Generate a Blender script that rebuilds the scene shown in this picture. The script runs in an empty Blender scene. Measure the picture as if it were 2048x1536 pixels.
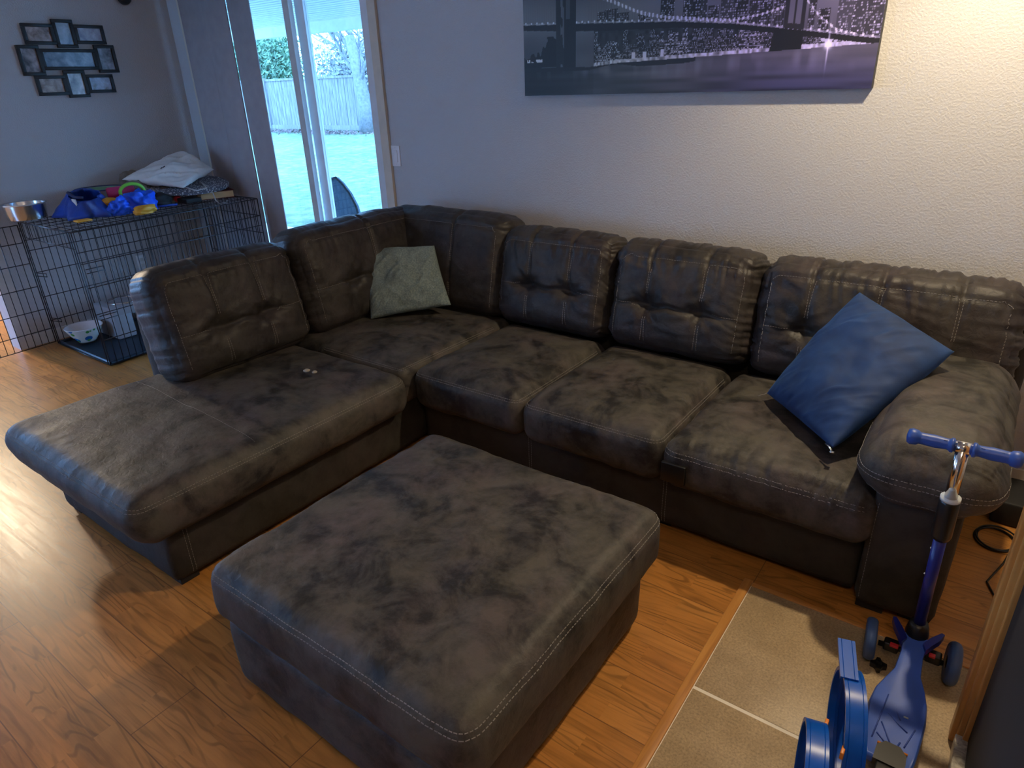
import bpy, bmesh, math, random
import numpy as np
from mathutils import Vector, Matrix
from mathutils.bvhtree import BVHTree
random.seed(7)
rng = np.random.RandomState(11)
sc = bpy.context.scene
COL = sc.collection
PI = math.pi
R = math.radians

# ------------------------------------------------------------------ numpy noise
_T = rng.rand(4096)
def _h(i, j, k):
    return _T[(i*73856093 ^ j*19349663 ^ k*83492791) & 4095]
def vnoise(P):
    P = np.asarray(P, float); F = np.floor(P).astype(np.int64); f = P-F
    f = f*f*(3-2*f); o = 0
    for a in (0, 1):
        for b in (0, 1):
            for c in (0, 1):
                w = (f[:, 0] if a else 1-f[:, 0])*(f[:, 1] if b else 1-f[:, 1])*(f[:, 2] if c else 1-f[:, 2])
                o = o+w*_h(F[:, 0]+a, F[:, 1]+b, F[:, 2]+c)
    return o*2-1
def fbm(P, n=3):
    P = np.asarray(P, float); o = 0; s = 1.
    for i in range(n):
        o = o+vnoise(P*2**i+i*17.3)*s; s *= .5
    return o
def cols(*a):
    return np.stack(np.broadcast_arrays(*[np.asarray(x, float) for x in a]), 1)

# ------------------------------------------------------------------ materials
def srgb(r, g, b):
    f = lambda c: (c/255/12.92) if c/255 <= .04045 else ((c/255+.055)/1.055)**2.4
    return (f(r), f(g), f(b), 1)
class NT:
    def __init__(s, name):
        s.m = bpy.data.materials.new(name); s.m.use_nodes = True
        s.t = s.m.node_tree; s.n = s.t.nodes; s.b = s.n['Principled BSDF']; s.out = s.n['Material Output']
    def add(s, k, **kw):
        n = s.n.new(k)
        for a, v in kw.items():
            if a in n.inputs.keys(): n.inputs[a].default_value = v
            else: setattr(n, a, v)
        return n
    def l(s, a, b): s.t.links.new(a, b)
    def coord(s, scale=(1, 1, 1), rot=(0, 0, 0), loc=(0, 0, 0), kind='Object'):
        c = s.add('ShaderNodeTexCoord'); m = s.add('ShaderNodeMapping')
        m.inputs['Scale'].default_value = scale; m.inputs['Rotation'].default_value = rot; m.inputs['Location'].default_value = loc
        s.l(c.outputs[kind], m.inputs['Vector']); return m.outputs[0]
    def noise(s, vec, scale, detail=4, rough=.5, dist=0):
        n = s.add('ShaderNodeTexNoise'); n.inputs['Scale'].default_value = scale; n.inputs['Detail'].default_value = detail
        n.inputs['Roughness'].default_value = rough; n.inputs['Distortion'].default_value = dist
        s.l(vec, n.inputs['Vector']); return n.outputs['Fac']
    def ramp(s, fac, stops, interp='LINEAR'):
        r = s.add('ShaderNodeValToRGB'); e = r.color_ramp.elements; r.color_ramp.interpolation = interp
        e[0].position, e[0].color = stops[0]; e[1].position, e[1].color = stops[-1]
        for p, c in stops[1:-1]:
            x = e.new(p); x.color = c
        s.l(fac, r.inputs[0]); return r.outputs[0]
    def mix(s, fac, a, b, mode='MIX'):
        m = s.add('ShaderNodeMix', data_type='RGBA', blend_type=mode)
        for sock, v in ((m.inputs[0], fac), (m.inputs[6], a), (m.inputs[7], b)):
            if hasattr(v, 'is_linked') or isinstance(v, bpy.types.NodeSocket): s.l(v, sock)
            else: sock.default_value = v
        return m.outputs[2]
    def bump(s, h, strength=.3, dist=.01, nrm=None):
        b = s.add('ShaderNodeBump'); b.inputs['Strength'].default_value = strength; b.inputs['Distance'].default_value = dist
        s.l(h, b.inputs['Height'])
        if nrm is not None: s.l(nrm, b.inputs['Normal'])
        return b.outputs[0]
def g(v): return (v, v, v, 1)
def simple(name, col, rough=.5, metal=0., bump=None, spec=None, var=0.):
    t = NT(name); t.b.inputs['Roughness'].default_value = rough; t.b.inputs['Metallic'].default_value = metal
    if spec is not None: t.b.inputs['Specular IOR Level'].default_value = spec
    v = t.coord()
    n = t.noise(v, 14, 4)
    d = max(var, .06)
    c1 = tuple(x*(1-d) for x in col[:3])+(1,); c2 = tuple(min(1, x*(1+d)) for x in col[:3])+(1,)
    t.l(t.ramp(n, [(.3, c1), (.7, c2)]), t.b.inputs['Base Color'])
    if bump: t.l(t.bump(t.noise(v, bump[0], 4), bump[1], .003), t.b.inputs['Normal'])
    return t.m

def suede(name, dark, lite, rlo=.46, rhi=.66, spec=.3):
    t = NT(name); v = t.coord(kind='Object')
    n1 = t.noise(v, 6.5, 8, .68, .5); n2 = t.noise(v, 26, 6, .65)
    m = t.add('ShaderNodeMath', operation='MULTIPLY_ADD'); t.l(n2, m.inputs[0]); m.inputs[1].default_value = .3; t.l(n1, m.inputs[2])
    c = t.ramp(m.outputs[0], [(.53, dark), (.64, tuple((a*.45+b*.55) for a, b in zip(dark, lite))), (.76, lite)])
    hu = t.noise(t.coord(loc=(5, 9, 2)), 4.5, 4, .6)
    hc = t.ramp(hu, [(.38, (1.05, .97, 1.02, 1)), (.5, (1, 1, 1, 1)), (.62, (.98, 1.0, .93, 1))])
    t.l(t.mix(1., c, hc, 'MULTIPLY'), t.b.inputs['Base Color'])
    r = t.ramp(n1, [(.3, g(rlo)), (.7, g(rhi))]); t.l(r, t.b.inputs['Roughness'])
    t.b.inputs['Specular IOR Level'].default_value = spec
    h = t.noise(v, 320, 3, .6); h2 = t.noise(v, 38, 4, .55, .8)
    b1 = t.bump(h2, .35, .006); t.l(t.bump(h, .22, .0012, b1), t.b.inputs['Normal'])
    return t.m
M = {}
M['suede'] = suede('brown_faux_suede', (.020, .0185, .0175, 1), (.082, .073, .064, 1))
M['suede_back'] = suede('brown_faux_leather', (.022, .019, .0178, 1), (.048, .0415, .0385, 1), .40, .54, .26)
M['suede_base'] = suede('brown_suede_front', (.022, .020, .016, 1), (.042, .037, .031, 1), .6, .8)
M['thread'] = simple('grey_thread', (.21, .195, .18, 1), .7)
M['black_plastic'] = simple('black_plastic', (.008, .008, .008, 1), .35)
M['black_matte'] = simple('black_matte', (.010, .010, .011, 1), .7)
M['wire'] = simple('black_coated_wire', (.010, .011, .014, 1), .35)
M['steel'] = simple('stainless_steel', (.72, .72, .72, 1), .2, 1.)
M['chrome'] = simple('chrome', (.80, .78, .75, 1), .12, 1.)
M['scoot_blue'] = simple('blue_scooter_plastic', (.04, .105, .46, 1), .38, var=.05)
M['scoot_dark'] = simple('dark_blue_paint', (.012, .02, .20, 1), .3)
M['grip'] = simple('blue_rubber_grip', (.02, .075, .36, 1), .42)
M['wheel'] = simple('blue_grey_wheel', (.04, .085, .22, 1), .5)
M['red'] = simple('red_plastic', (.5, .02, .03, 1), .4)
M['orange'] = simple('orange_plastic', (.75, .22, .02, 1), .4)
M['track'] = simple('blue_track_plastic', (.003, .09, .50, 1), .30, spec=.35, var=.04)
M['white_trim'] = simple('white_trim_paint', (.56, .55, .53, 1), .45)
M['warm_trim'] = simple('cream_trim_paint', (.60, .52, .42, 1), .5)
M['blue_frame'] = simple('white_vinyl', (.66, .68, .70, 1), .35)
M['switch'] = simple('white_switch_plastic', (.70, .69, .70, 1), .3)
M['curtain'] = simple('grey_cloth_blind', (.36, .33, .34, 1), .85, bump=(300, .2))
M['frame_black'] = simple('black_frame', (.008, .008, .009, 1), .45)
M['grey_feeder'] = simple('grey_feeder_plastic', (.30, .31, .33, 1), .45)
M['white_bag'] = simple('white_plastic_bag', (.72, .71, .68, 1), .45, bump=(60, .4))
M['book_cover'] = simple('dark_red_cover', (.12, .012, .015, 1), .5)
M['paper'] = simple('page_block', (.72, .54, .30, 1), .8)
M['tote'] = simple('blue_tarp_cloth', (.008, .05, .30, 1), .42, bump=(40, .5), var=.3)
M['bright_blue'] = simple('bright_blue_cloth', (.01, .12, .85, 1), .4, bump=(40, .4))
M['yellow'] = simple('amber_cloth', (.75, .36, .03, 1), .5)
M['pink'] = simple('magenta_plastic', (.50, .03, .14, 1), .45)
M['lime'] = simple('lime_plastic', (.22, .62, .06, 1), .4)
M['green_bin'] = simple('green_basket_plastic', (.16, .34, .20, 1), .5)
M['clear_rim'] = simple('pale_rim_plastic', (.55, .60, .62, 1), .3)
M['plush'] = simple('brown_plush', (.20, .155, .12, 1), .95, bump=(220, 1.), var=.35)
M['tray'] = simple('dark_teal_tray', (.008, .020, .034, 1), .45)
M['fixture'] = simple('white_enamel', (.8, .8, .8, 1), .4)

def m_wall(name, c1):
    t = NT(name); v = t.coord()
    t.l(t.ramp(t.noise(v, 1.2, 3), [(.3, tuple(x*.97 for x in c1[:3])+(1,)), (.7, c1)]), t.b.inputs['Base Color'])
    t.b.inputs['Roughness'].default_value = .62
    h = t.noise(v, 120, 3, .55); h2 = t.noise(v, 40, 2)
    r = t.ramp(h, [(.42, g(0)), (.62, g(1))])
    b = t.bump(h2, .15, .004); t.l(t.bump(r, .45, .0020, b), t.b.inputs['Normal'])
    return t.m
M['wall'] = m_wall('orange_peel_wall', (.48, .475, .485, 1))
M['ceiling'] = m_wall('ceiling_paint', (.62, .61, .59, 1))

def m_floor():
    t = NT('oak_laminate'); v = t.coord()
    def brick(w, h, off, sq):
        b = t.add('ShaderNodeTexBrick'); b.offset = off; b.squash = 1
        b.inputs['Scale'].default_value = 1; b.inputs['Brick Width'].default_value = w; b.inputs['Row Height'].default_value = h
        b.inputs['Mortar Size'].default_value = sq; b.inputs['Color1'].default_value = g(0); b.inputs['Color2'].default_value = g(1)
        b.inputs['Mortar'].default_value = g(.5); b.inputs['Bias'].default_value = 0
        t.l(v, b.inputs['Vector']); return b
    b1 = brick(1.2, .192, .37, .0016); b2 = brick(.43, .064, .43, .0)
    # grain coordinates shifted per strip
    add = t.add('ShaderNodeVectorMath', operation='MULTIPLY_ADD')
    t.l(b2.outputs['Color'], add.inputs[0]); add.inputs[1].default_value = (9, 3, 5); t.l(v, add.inputs[2])
    mp = t.add('ShaderNodeMapping'); mp.inputs['Scale'].default_value = (1.3, 22, 1); t.l(add.outputs[0], mp.inputs['Vector'])
    n1 = t.noise(mp.outputs[0], 2.2, 8, .62, .5)
    mp2 = t.add('ShaderNodeMapping'); mp2.inputs['Scale'].default_value = (1.1, 9, 1); t.l(add.outputs[0], mp2.inputs['Vector'])
    wv = t.add('ShaderNodeTexWave', wave_type='RINGS', rings_direction='Y'); wv.inputs['Scale'].default_value = 1.3
    wv.inputs['Distortion'].default_value = 7; wv.inputs['Detail'].default_value = 2.5; wv.inputs['Detail Scale'].default_value = .8
    t.l(mp2.outputs[0], wv.inputs['Vector'])
    base = t.ramp(b2.outputs['Color'], [(0, (.45, .185, .040, 1)), (.5, (.485, .205, .046, 1)), (1, (.53, .232, .055, 1))])
    gr = t.ramp(n1, [(.33, g(.68)), (.5, g(.93)), (.68, g(1.05))])
    c = t.mix(1., base, gr, 'MULTIPLY')
    wr = t.ramp(wv.outputs['Fac'], [(.0, g(.70)), (.35, g(1.)), (1, g(1.05))])
    c = t.mix(.35, c, t.mix(1., c, wr, 'MULTIPLY'))
    mp3 = t.add('ShaderNodeMapping'); mp3.inputs['Scale'].default_value = (1.6, 7, 1); t.l(add.outputs[0], mp3.inputs['Vector'])
    nl = t.noise(mp3.outputs[0], 1.0, 2.5, .5, .3); sx_ = t.add('ShaderNodeSeparateXYZ'); t.l(add.outputs[0], sx_.inputs[0])
    ma = t.add('ShaderNodeMath', operation='MULTIPLY'); t.l(sx_.outputs['Y'], ma.inputs[0]); ma.inputs[1].default_value = 260
    mb = t.add('ShaderNodeMath', operation='MULTIPLY_ADD'); t.l(nl, mb.inputs[0]); mb.inputs[1].default_value = 75; t.l(ma.outputs[0], mb.inputs[2])
    ms = t.add('ShaderNodeMath', operation='SINE'); t.l(mb.outputs[0], ms.inputs[0])
    gl_ = t.ramp(ms.outputs[0], [(0, g(1)), (.45, g(1)), (.95, g(.62))])
    mask = t.ramp(t.noise(mp2.outputs[0], 1.7, 2), [(.38, g(0)), (.60, g(1))])
    c = t.mix(mask, c, t.mix(1., c, gl_, 'MULTIPLY'))
    c = t.mix(b1.outputs['Fac'], c, (.20, .085, .025, 1))
    t.l(c, t.b.inputs['Base Color'])
    t.l(t.ramp(n1, [(.3, g(.30)), (.7, g(.38))]), t.b.inputs['Roughness'])
    t.b.inputs['Specular IOR Level'].default_value = .36
    t.l(t.bump(n1, .10, .001), t.b.inputs['Normal'])
    return t.m
M['floor'] = m_floor()

def m_oak(name='honey_oak', axis=2):
    t = NT(name); s = [14, 14, 14]; s[axis] = 1.2; v = t.coord(scale=tuple(s))
    n = t.noise(v, 2.4, 6, .6, .6)
    t.l(t.ramp(n, [(.3, (.30, .12, .028, 1)), (.5, (.50, .22, .055, 1)), (.72, (.60, .29, .08, 1))]), t.b.inputs['Base Color'])
    t.b.inputs['Roughness'].default_value = .33
    t.l(t.bump(n, .15, .002), t.b.inputs['Normal']); return t.m
M['oak'] = m_oak()
M['oak_y'] = m_oak('oak_strip_y', 1); M['oak_x'] = m_oak('oak_strip_x', 0)
def m_tile():
    t = NT('tan_ceramic_tile'); v = t.coord()
    a = t.noise(v, 7, 5, .6); b = t.noise(v, 160, 3, .7)
    c = t.ramp(a, [(.3, (.33, .235, .13, 1)), (.7, (.46, .34, .20, 1))])
    s = t.ramp(b, [(.35, g(.72)), (.5, g(1)), (.68, g(1.22))])
    t.l(t.mix(1., c, s, 'MULTIPLY'), t.b.inputs['Base Color']); t.b.inputs['Roughness'].default_value = .42
    t.l(t.bump(b, .12, .001), t.b.inputs['Normal']); return t.m
M['tile'] = m_tile()
M['grout'] = simple('pale_grout', (.82, .76, .66, 1), .8)
def m_marble():
    t = NT('grey_marble'); v = t.coord()
    n = t.noise(v, 30, 7, .7, 1.2)
    t.l(t.ramp(n, [(.35, (.22, .20, .17, 1)), (.6, (.62, .58, .50, 1))]), t.b.inputs['Base Color']); t.b.inputs['Roughness'].default_value = .3; return t.m
M['marble'] = m_marble()
def m_velvet():
    t = NT('royal_blue_velvet'); v = t.coord()
    n = t.noise(v, 9, 5, .6, .5)
    t.l(t.ramp(n, [(.3, (.003, .020, .080, 1)), (.72, (.007, .044, .160, 1))]), t.b.inputs['Base Color'])
    t.b.inputs['Roughness'].default_value = .75
    t.b.inputs['Sheen Weight'].default_value = .22; t.b.inputs['Sheen Roughness'].default_value = .4
    t.b.inputs['Sheen Tint'].default_value = (.12, .35, .8, 1)
    t.l(t.bump(t.noise(v, 260, 3), .25, .001), t.b.inputs['Normal']); return t.m
M['velvet'] = m_velvet()
def m_chenille():
    t = NT('grey_green_chenille'); v = t.coord()
    n = t.noise(v, 130, 4, .7); n2 = t.noise(v, 11, 3)
    c = t.ramp(n, [(.32, (.07, .10, .11, 1)), (.5, (.15, .20, .20, 1)), (.68, (.28, .34, .32, 1))])
    t.l(t.mix(.35, c, t.ramp(n2, [(.3, (.10, .14, .16, 1)), (.7, (.22, .27, .25, 1))])), t.b.inputs['Base Color'])
    t.b.inputs['Roughness'].default_value = .9
    t.l(t.bump(n, .6, .002), t.b.inputs['Normal']); return t.m
M['chenille'] = m_chenille()
def m_photo(name, seed, lo, hi):
    t = NT(name); v = t.coord(loc=(seed*3.1, seed*1.7, seed))
    n = t.noise(v, 16, 5, .6, .4)
    t.l(t.ramp(n, [(.32, lo), (.5, tuple((a+b)/2 for a, b in zip(lo, hi))), (.66, hi)]), t.b.inputs['Base Color'])
    t.b.inputs['Roughness'].default_value = .25; return t.m
PH = [m_photo('photo_print_%s' % k, i, a, b) for i, (k, a, b) in enumerate((
    ('sepia', (.10, .06, .05, 1), (.55, .45, .42, 1)), ('sky', (.18, .26, .36, 1), (.50, .62, .75, 1)), ('lilac', (.20, .20, .28, 1), (.52, .52, .62, 1)),
    ('portrait', (.06, .06, .07, 1), (.48, .44, .46, 1)), ('lake', (.07, .11, .16, 1), (.30, .40, .52, 1)), ('dusk', (.04, .04, .05, 1), (.34, .33, .38, 1)),
    ('sand', (.16, .12, .10, 1), (.55, .48, .44, 1)), ('snow', (.20, .25, .30, 1), (.68, .74, .78, 1)), ('party', (.14, .10, .10, 1), (.42, .46, .66, 1))))]
def m_board():
    t = NT('speckled_board_cover'); v = t.coord()
    k = t.add('ShaderNodeTexVoronoi'); k.inputs['Scale'].default_value = 75; t.l(v, k.inputs['Vector'])
    t.l(t.ramp(k.outputs['Distance'], [(.25, (.62, .62, .62, 1)), (.45, (.10, .11, .14, 1))]), t.b.inputs['Base Color']); t.b.inputs['Roughness'].default_value = .8
    return t.m
M['board'] = m_board()
def m_glass():
    t = NT('window_glass'); tr = t.add('ShaderNodeBsdfTransparent'); gl = t.add('ShaderNodeBsdfGlossy'); gl.inputs['Roughness'].default_value = .02
    tr.inputs['Color'].default_value = (.93, .96, .95, 1)
    lw = t.add('ShaderNodeLayerWeight'); lw.inputs['Blend'].default_value = .3; mx = t.add('ShaderNodeMixShader')
    t.l(t.ramp(lw.outputs['Facing'], [(0, g(.04)), (.6, g(.09)), (1, g(.8))]), mx.inputs[0]); t.l(tr.outputs[0], mx.inputs[1]); t.l(gl.outputs[0], mx.inputs[2]); t.l(mx.outputs[0], t.out.inputs['Surface'])
    return t.m
M['glass'] = m_glass()
def m_grass():
    t = NT('winter_lawn'); v = t.coord()
    a = t.noise(v, .5, 5, .6); b = t.noise(v, 4.5, 6, .75)
    c = t.ramp(b, [(.38, (.035, .07, .025, 1)), (.5, (.11, .16, .07, 1)), (.62, (.24, .29, .15, 1))])
    t.l(t.mix(.35, c, t.ramp(a, [(.4, (.09, .15, .05, 1)), (.6, (.20, .23, .12, 1))])), t.b.inputs['Base Color']); t.b.inputs['Roughness'].default_value = .9
    return t.m
M['grass'] = m_grass()
def m_fence():
    t = NT('weathered_cedar'); v = t.coord(scale=(5, 5, .6))
    t.l(t.ramp(t.noise(v, 4, 5), [(.3, (.12, .11, .10, 1)), (.7, (.27, .25, .225, 1))]), t.b.inputs['Base Color']); t.b.inputs['Roughness'].default_value = .85
    return t.m
M['fence'] = m_fence()
M['leaf'] = simple('hedge_leaf', (.17, .28, .15, 1), .8, var=.4)
M['leaf_pale'] = simple('bare_hedge_twig', (.34, .34, .31, 1), .8, var=.3)
M['bark'] = simple('tree_bark', (.17, .165, .16, 1), .9, bump=(20, .8), var=.3)
M['leaf_litter'] = simple('fallen_leaf', (.17, .12, .10, 1), .9, var=.5)
M['porch'] = simple('white_porch_paint', (.62, .64, .66, 1), .5)
M['patio'] = simple('concrete_patio', (.58, .59, .58, 1), .85, var=.1)
M['sling'] = simple('slate_sling_cloth', (.05, .085, .12, 1), .7, bump=(120, .6), var=.3)

# ------------------------------------------------------------------ object helpers
WM = {}
def inv(parent, V):
    V = np.asarray(V, float)
    if parent is None: return V
    m = np.array(WM[parent.name].inverted())
    return V@m[:3, :3].T+m[:3, 3]
def link(o, parent=None):
    COL.objects.link(o)
    if parent is not None: o.parent = parent
    WM[o.name] = (WM[parent.name] if parent is not None else Matrix.Identity(4))@o.matrix_basis
    return o
def thing(name, label, cat, loc, rz=0., group=None):
    o = bpy.data.objects.new(name, None); o.empty_display_size = .05
    o.location = loc; o.rotation_euler = (0, 0, rz); o.matrix_basis = Matrix.Translation(loc)@Matrix.Rotation(rz, 4, 'Z')
    link(o); o['label'] = label; o['category'] = cat
    if group: o['group'] = group
    return o
def tag(o, label, cat, group=None):
    o['label'] = label; o['category'] = cat
    if group: o['group'] = group
    return o
def mk(name, V, F, mat, parent=None, smooth=True, loc=None, label=None):
    """world-space vertices; local to parent, or to loc when top-level"""
    V = np.asarray(V, float)
    if parent is not None:
        V = inv(parent, V)
        if loc is not None:
            loc = inv(parent, [loc])[0]; V = V-np.array(loc)
    elif loc is not None: V = V-np.array(loc)
    me = bpy.data.meshes.new(name); me.from_pydata(V.tolist(), [], F); me.validate()
    if isinstance(mat, (list, tuple)):
        for m in mat: me.materials.append(m)
    else: me.materials.append(mat)
    if smooth: me.polygons.foreach_set('use_smooth', [True]*len(me.polygons))
    o = bpy.data.objects.new(name, me)
    if loc is not None: o.location = tuple(loc); o.matrix_basis = Matrix.Translation(tuple(loc))
    link(o, parent)
    if label: o['label'] = label
    return o
def struct(name, V, F, mat, smooth=False):
    o = mk(name, V, F, mat, None, smooth); o['kind'] = 'structure'; return o
class G:
    """collects simple shapes in one mesh"""
    def __init__(s): s.V = []; s.F = []; s.MI = []
    def put(s, V, F, mi=0):
        n = len(s.V); s.V += [tuple(map(float, v)) for v in V]; s.F += [tuple(i+n for i in f) for f in F]; s.MI += [mi]*len(F); return s
    def box(s, x0, x1, y0, y1, z0, z1, mi=0, bev=0.):
        if bev <= 0:
            V = [(x, y, z) for z in (z0, z1) for y in (y0, y1) for x in (x0, x1)]
            return s.put(V, [(0, 2, 3, 1), (4, 5, 7, 6), (0, 1, 5, 4), (2, 6, 7, 3), (0, 4, 6, 2), (1, 3, 7, 5)], mi)
        V, F, q, n = rbox((x1-x0)/2, (y1-y0)/2, (z1-z0)/2, bev, 99)
        return s.put(V+np.array([(x0+x1)/2, (y0+y1)/2, (z0+z1)/2]), F, mi)
    def tube(s, P, r, n=8, closed=False, mi=0, cap=True):
        P = [Vector(p) for p in P]; k = len(P); rr = r if hasattr(r, '__len__') else [r]*k
        V = []; up = None
        for i, p in enumerate(P):
            a = P[(i-1) % k] if (i > 0 or closed) else p; b = P[(i+1) % k] if (i < k-1 or closed) else p
            t = (b-a).normalized()
            if up is None: up = t.orthogonal().normalized()
            u = (up-t*up.dot(t)).normalized(); up = u; w = t.cross(u)
            V += [p+(u*math.cos(2*PI*j/n)+w*math.sin(2*PI*j/n))*rr[i] for j in range(n)]
        F = []
        for i in range(k if closed else k-1):
            for j in range(n):
                a = i*n+j; b = i*n+(j+1) % n; c = ((i+1) % k)*n+(j+1) % n; d = ((i+1) % k)*n+j
                F.append((a, b, c, d))
        if cap and not closed: F += [tuple(range(n-1, -1, -1)), tuple(range((k-1)*n, k*n))]
        return s.put(V, F, mi)
    def lathe(s, prof, c=(0, 0, 0), n=32, axis=None, mi=0, sx=1., sy=1.):
        """prof [(r,z)...] round the axis through c"""
        Q = Vector((0, 0, 1)).rotation_difference(Vector(axis)).to_matrix() if axis else Matrix.Identity(3)
        V = []; c = Vector(c)
        for r, z in prof:
            for j in range(n):
                V.append(c+Q@Vector((r*sx*math.cos(2*PI*j/n), r*sy*math.sin(2*PI*j/n), z)))
        F = [(i*n+j, i*n+(j+1) % n, (i+1)*n+(j+1) % n, (i+1)*n+j) for i in range(len(prof)-1) for j in range(n)]
        return s.put(V, F, mi)
    def prism(s, poly, z0, z1, mi=0):
        n = len(poly); V = [(x, y, z0) for x, y in poly]+[(x, y, z1) for x, y in poly]
        return s.put(V, [tuple(range(n-1, -1, -1)), tuple(range(n, 2*n))]+[(i, (i+1) % n, n+(i+1) % n, n+i) for i in range(n)], mi)
    def out(s, name, mat, parent=None, smooth=True, loc=None, label=None):
        o = mk(name, s.V, s.F, mat, parent, smooth, loc, label)
        if any(s.MI) and len(o.data.polygons) == len(s.MI): o.data.polygons.foreach_set('material_index', s.MI)
        return o
def shade_auto(o, a=35):
    try:
        o.data.set_sharp_from_angle(angle=R(a))
    except Exception: pass
    return o
def rbox(hx, hy, hz, r, res):
    """rounded box, grid verts about res apart; returns V,F,q(cube surface),n"""
    h = np.array([hx, hy, hz]); r = min(r, hx, hy, hz)
    idx = {}; V = []; F = []
    def lin(hh):
        if res > 50: return np.array(sorted(set([-hh, -hh+r*.33, -hh+r, hh-r, hh-r*.33, hh])))
        k = max(2, int(math.ceil(2*hh/res))); return np.linspace(-hh, hh, k+1)
    L = [lin(x) for x in h]
    def vid(p):
        k = tuple(int(round(x*1e5)) for x in p)
        if k not in idx: idx[k] = len(V); V.append(p)
        return idx[k]
    for ax in range(3):
        a, b = (ax+1) % 3, (ax+2) % 3
        for sg in (-1, 1):
            ids = []
            for x in L[a]:
                row = []
                for y in L[b]:
                    p = [0, 0, 0]; p[ax] = sg*h[ax]; p[a] = x; p[b] = y; row.append(vid(p))
                ids.append(row)
            for i in range(len(L[a])-1):
                for j in range(len(L[b])-1):
                    f = (ids[i][j], ids[i+1][j], ids[i+1][j+1], ids[i][j+1])
                    F.append(f if sg > 0 else f[::-1])
    q = np.array(V, float); inner = np.clip(q, -(h-r), h-r); d = q-inner
    n = d/np.maximum(np.linalg.norm(d, axis=1, keepdims=True), 1e-9)
    return inner+n*r, F, q, n

def bvh(o):
    mw = WM[o.name]
    return BVHTree.FromPolygons([mw@v.co for v in o.data.vertices], [tuple(p.vertices) for p in o.data.polygons])
def stitches(surf, paths, parent, L=.0075, gap=.0035, r=.0011, name='stitching', mat=None, closed=False):
    """short thread dashes lying on the surface of surf along world paths"""
    T = bvh(surf); s = G()
    for P in paths:
        P = [Vector(p) for p in P]
        seg = [(P[i+1]-P[i]).length for i in range(len(P)-1)]; tot = sum(seg)
        def at(d):
            for i, l in enumerate(seg):
                if d <= l or i == len(seg)-1: return P[i].lerp(P[i+1], min(1, max(0, d/max(l, 1e-9))))
                d -= l
        d = 0.
        while d+L < tot:
            a, na, _, _ = T.find_nearest(at(d)); b, nb, _, _ = T.find_nearest(at(d+L))
            if a is not None and b is not None and .5*L < (b-a).length < 2.5*L:
                t = (b-a).normalized(); n = na; w = t.cross(n)
                if w.length > 1e-4:
                    w.normalize(); w *= r; hgt = n*r*1.1; dn = n*-.0006
                    V = [a+w+dn, a-w+dn, b-w+dn, b+w+dn, a+w*.5+hgt, a-w*.5+hgt, b-w*.5+hgt, b+w*.5+hgt]
                    s.put(V, [(4, 5, 6, 7), (0, 4, 7, 3), (1, 2, 6, 5), (0, 1, 5, 4), (3, 7, 6, 2)])
            d += L+gap
    if not s.V: return
    me = surf.data
    if len(me.materials) < 2: me.materials.append(mat or M['thread'])
    bm = bmesh.new(); bm.from_mesh(me); lv = [bm.verts.new(v) for v in inv(surf, s.V)]
    for f in s.F:
        q_ = bm.faces.new([lv[i] for i in f]); q_.material_index = 1
    bm.to_mesh(me); bm.free()

# ------------------------------------------------------------------ camera
P_ = (-0.6455, -0.4245, -0.0371); H = 1.6
yw, pt, rl = P_
f_ = np.array([math.sin(yw)*math.cos(pt), math.cos(yw)*math.cos(pt), math.sin(pt)])
r_ = np.array([math.cos(yw), -math.sin(yw), 0]); u_ = np.cross(r_, f_)
r2 = r_*math.cos(rl)+u_*math.sin(rl); u2 = -r_*math.sin(rl)+u_*math.cos(rl)
cd = bpy.data.cameras.new('camera'); cam = bpy.data.objects.new('camera', cd); COL.objects.link(cam)
cam.matrix_world = Matrix(((r2[0], u2[0], -f_[0], 0), (r2[1], u2[1], -f_[1], 0), (r2[2], u2[2], -f_[2], H), (0, 0, 0, 1)))
cd.sensor_width = 36; cd.lens = 1340/2048*36; cd.clip_start = .02; cd.clip_end = 200
sc.camera = cam

# ------------------------------------------------------------------ the room
YB = 3.1; XL = -5.41; ZC = 2.44
def sbox(name, *a, mat=None):
    return struct(name, *(lambda q: (q.V, q.F))(G().box(*a)), mat or M['wall'])
sbox('floor', -9.6, 1.4, -3.1, YB+.02, -.06, 0, mat=M['floor'])
sbox('ceiling', -9.6, 1.4, -3.1, YB+.14, ZC, ZC+.1, mat=M['ceiling'])
w = G()
w.box(-9.6, -5.19, YB, YB+.14, 0, ZC).box(-3.27, 1.4, YB, YB+.14, 0, ZC).box(-5.19, -3.27, YB, YB+.14, 2.36, ZC)
struct('wall_back', w.V, w.F, M['wall'])
sbox('wall_left', XL-.12, XL, 1.56, YB, 0, ZC)
sbox('wall_right', .80, .92, -3.1, YB, 0, ZC)
w = G(); w.box(-9.6, -5.35, -3.1, -3.0, 0, ZC).box(-4.62, 1.4, -3.1, -3.0, 0, ZC).box(-5.35, -4.62, -3.1, -3.0, 0, .15).box(-5.35, -4.62, -3.1, -3.0, 2.1, ZC)
struct('wall_front', w.V, w.F, M['wall'])
w = G(); w.box(-9.6, -9.5, -3.1, -1.8, 0, ZC).box(-9.6, -9.5, .6, YB, 0, ZC).box(-9.6, -9.5, -1.8, .6, 0, .8).box(-9.6, -9.5, -1.8, .6, 2.2, ZC)
struct('wall_kitchen', w.V, w.F, M['wall'])
# baseboard and the casing round the end of the left wall
bb = G(); bb.box(XL, XL+.014, 1.53, YB, 0, .085, bev=.003)
struct('baseboard_left', bb.V, bb.F, M['white_trim'])
bb = G(); bb.box(XL-.135, XL+.016, 1.475, 1.56, 0, 2.1)
struct('trim_1', bb.V, bb.F, M['white_trim'])
bb = G(); bb.box(-3.2, .8, YB-.014, YB, 0, .085)
struct('baseboard_back', bb.V, bb.F, M['white_trim'])

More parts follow.
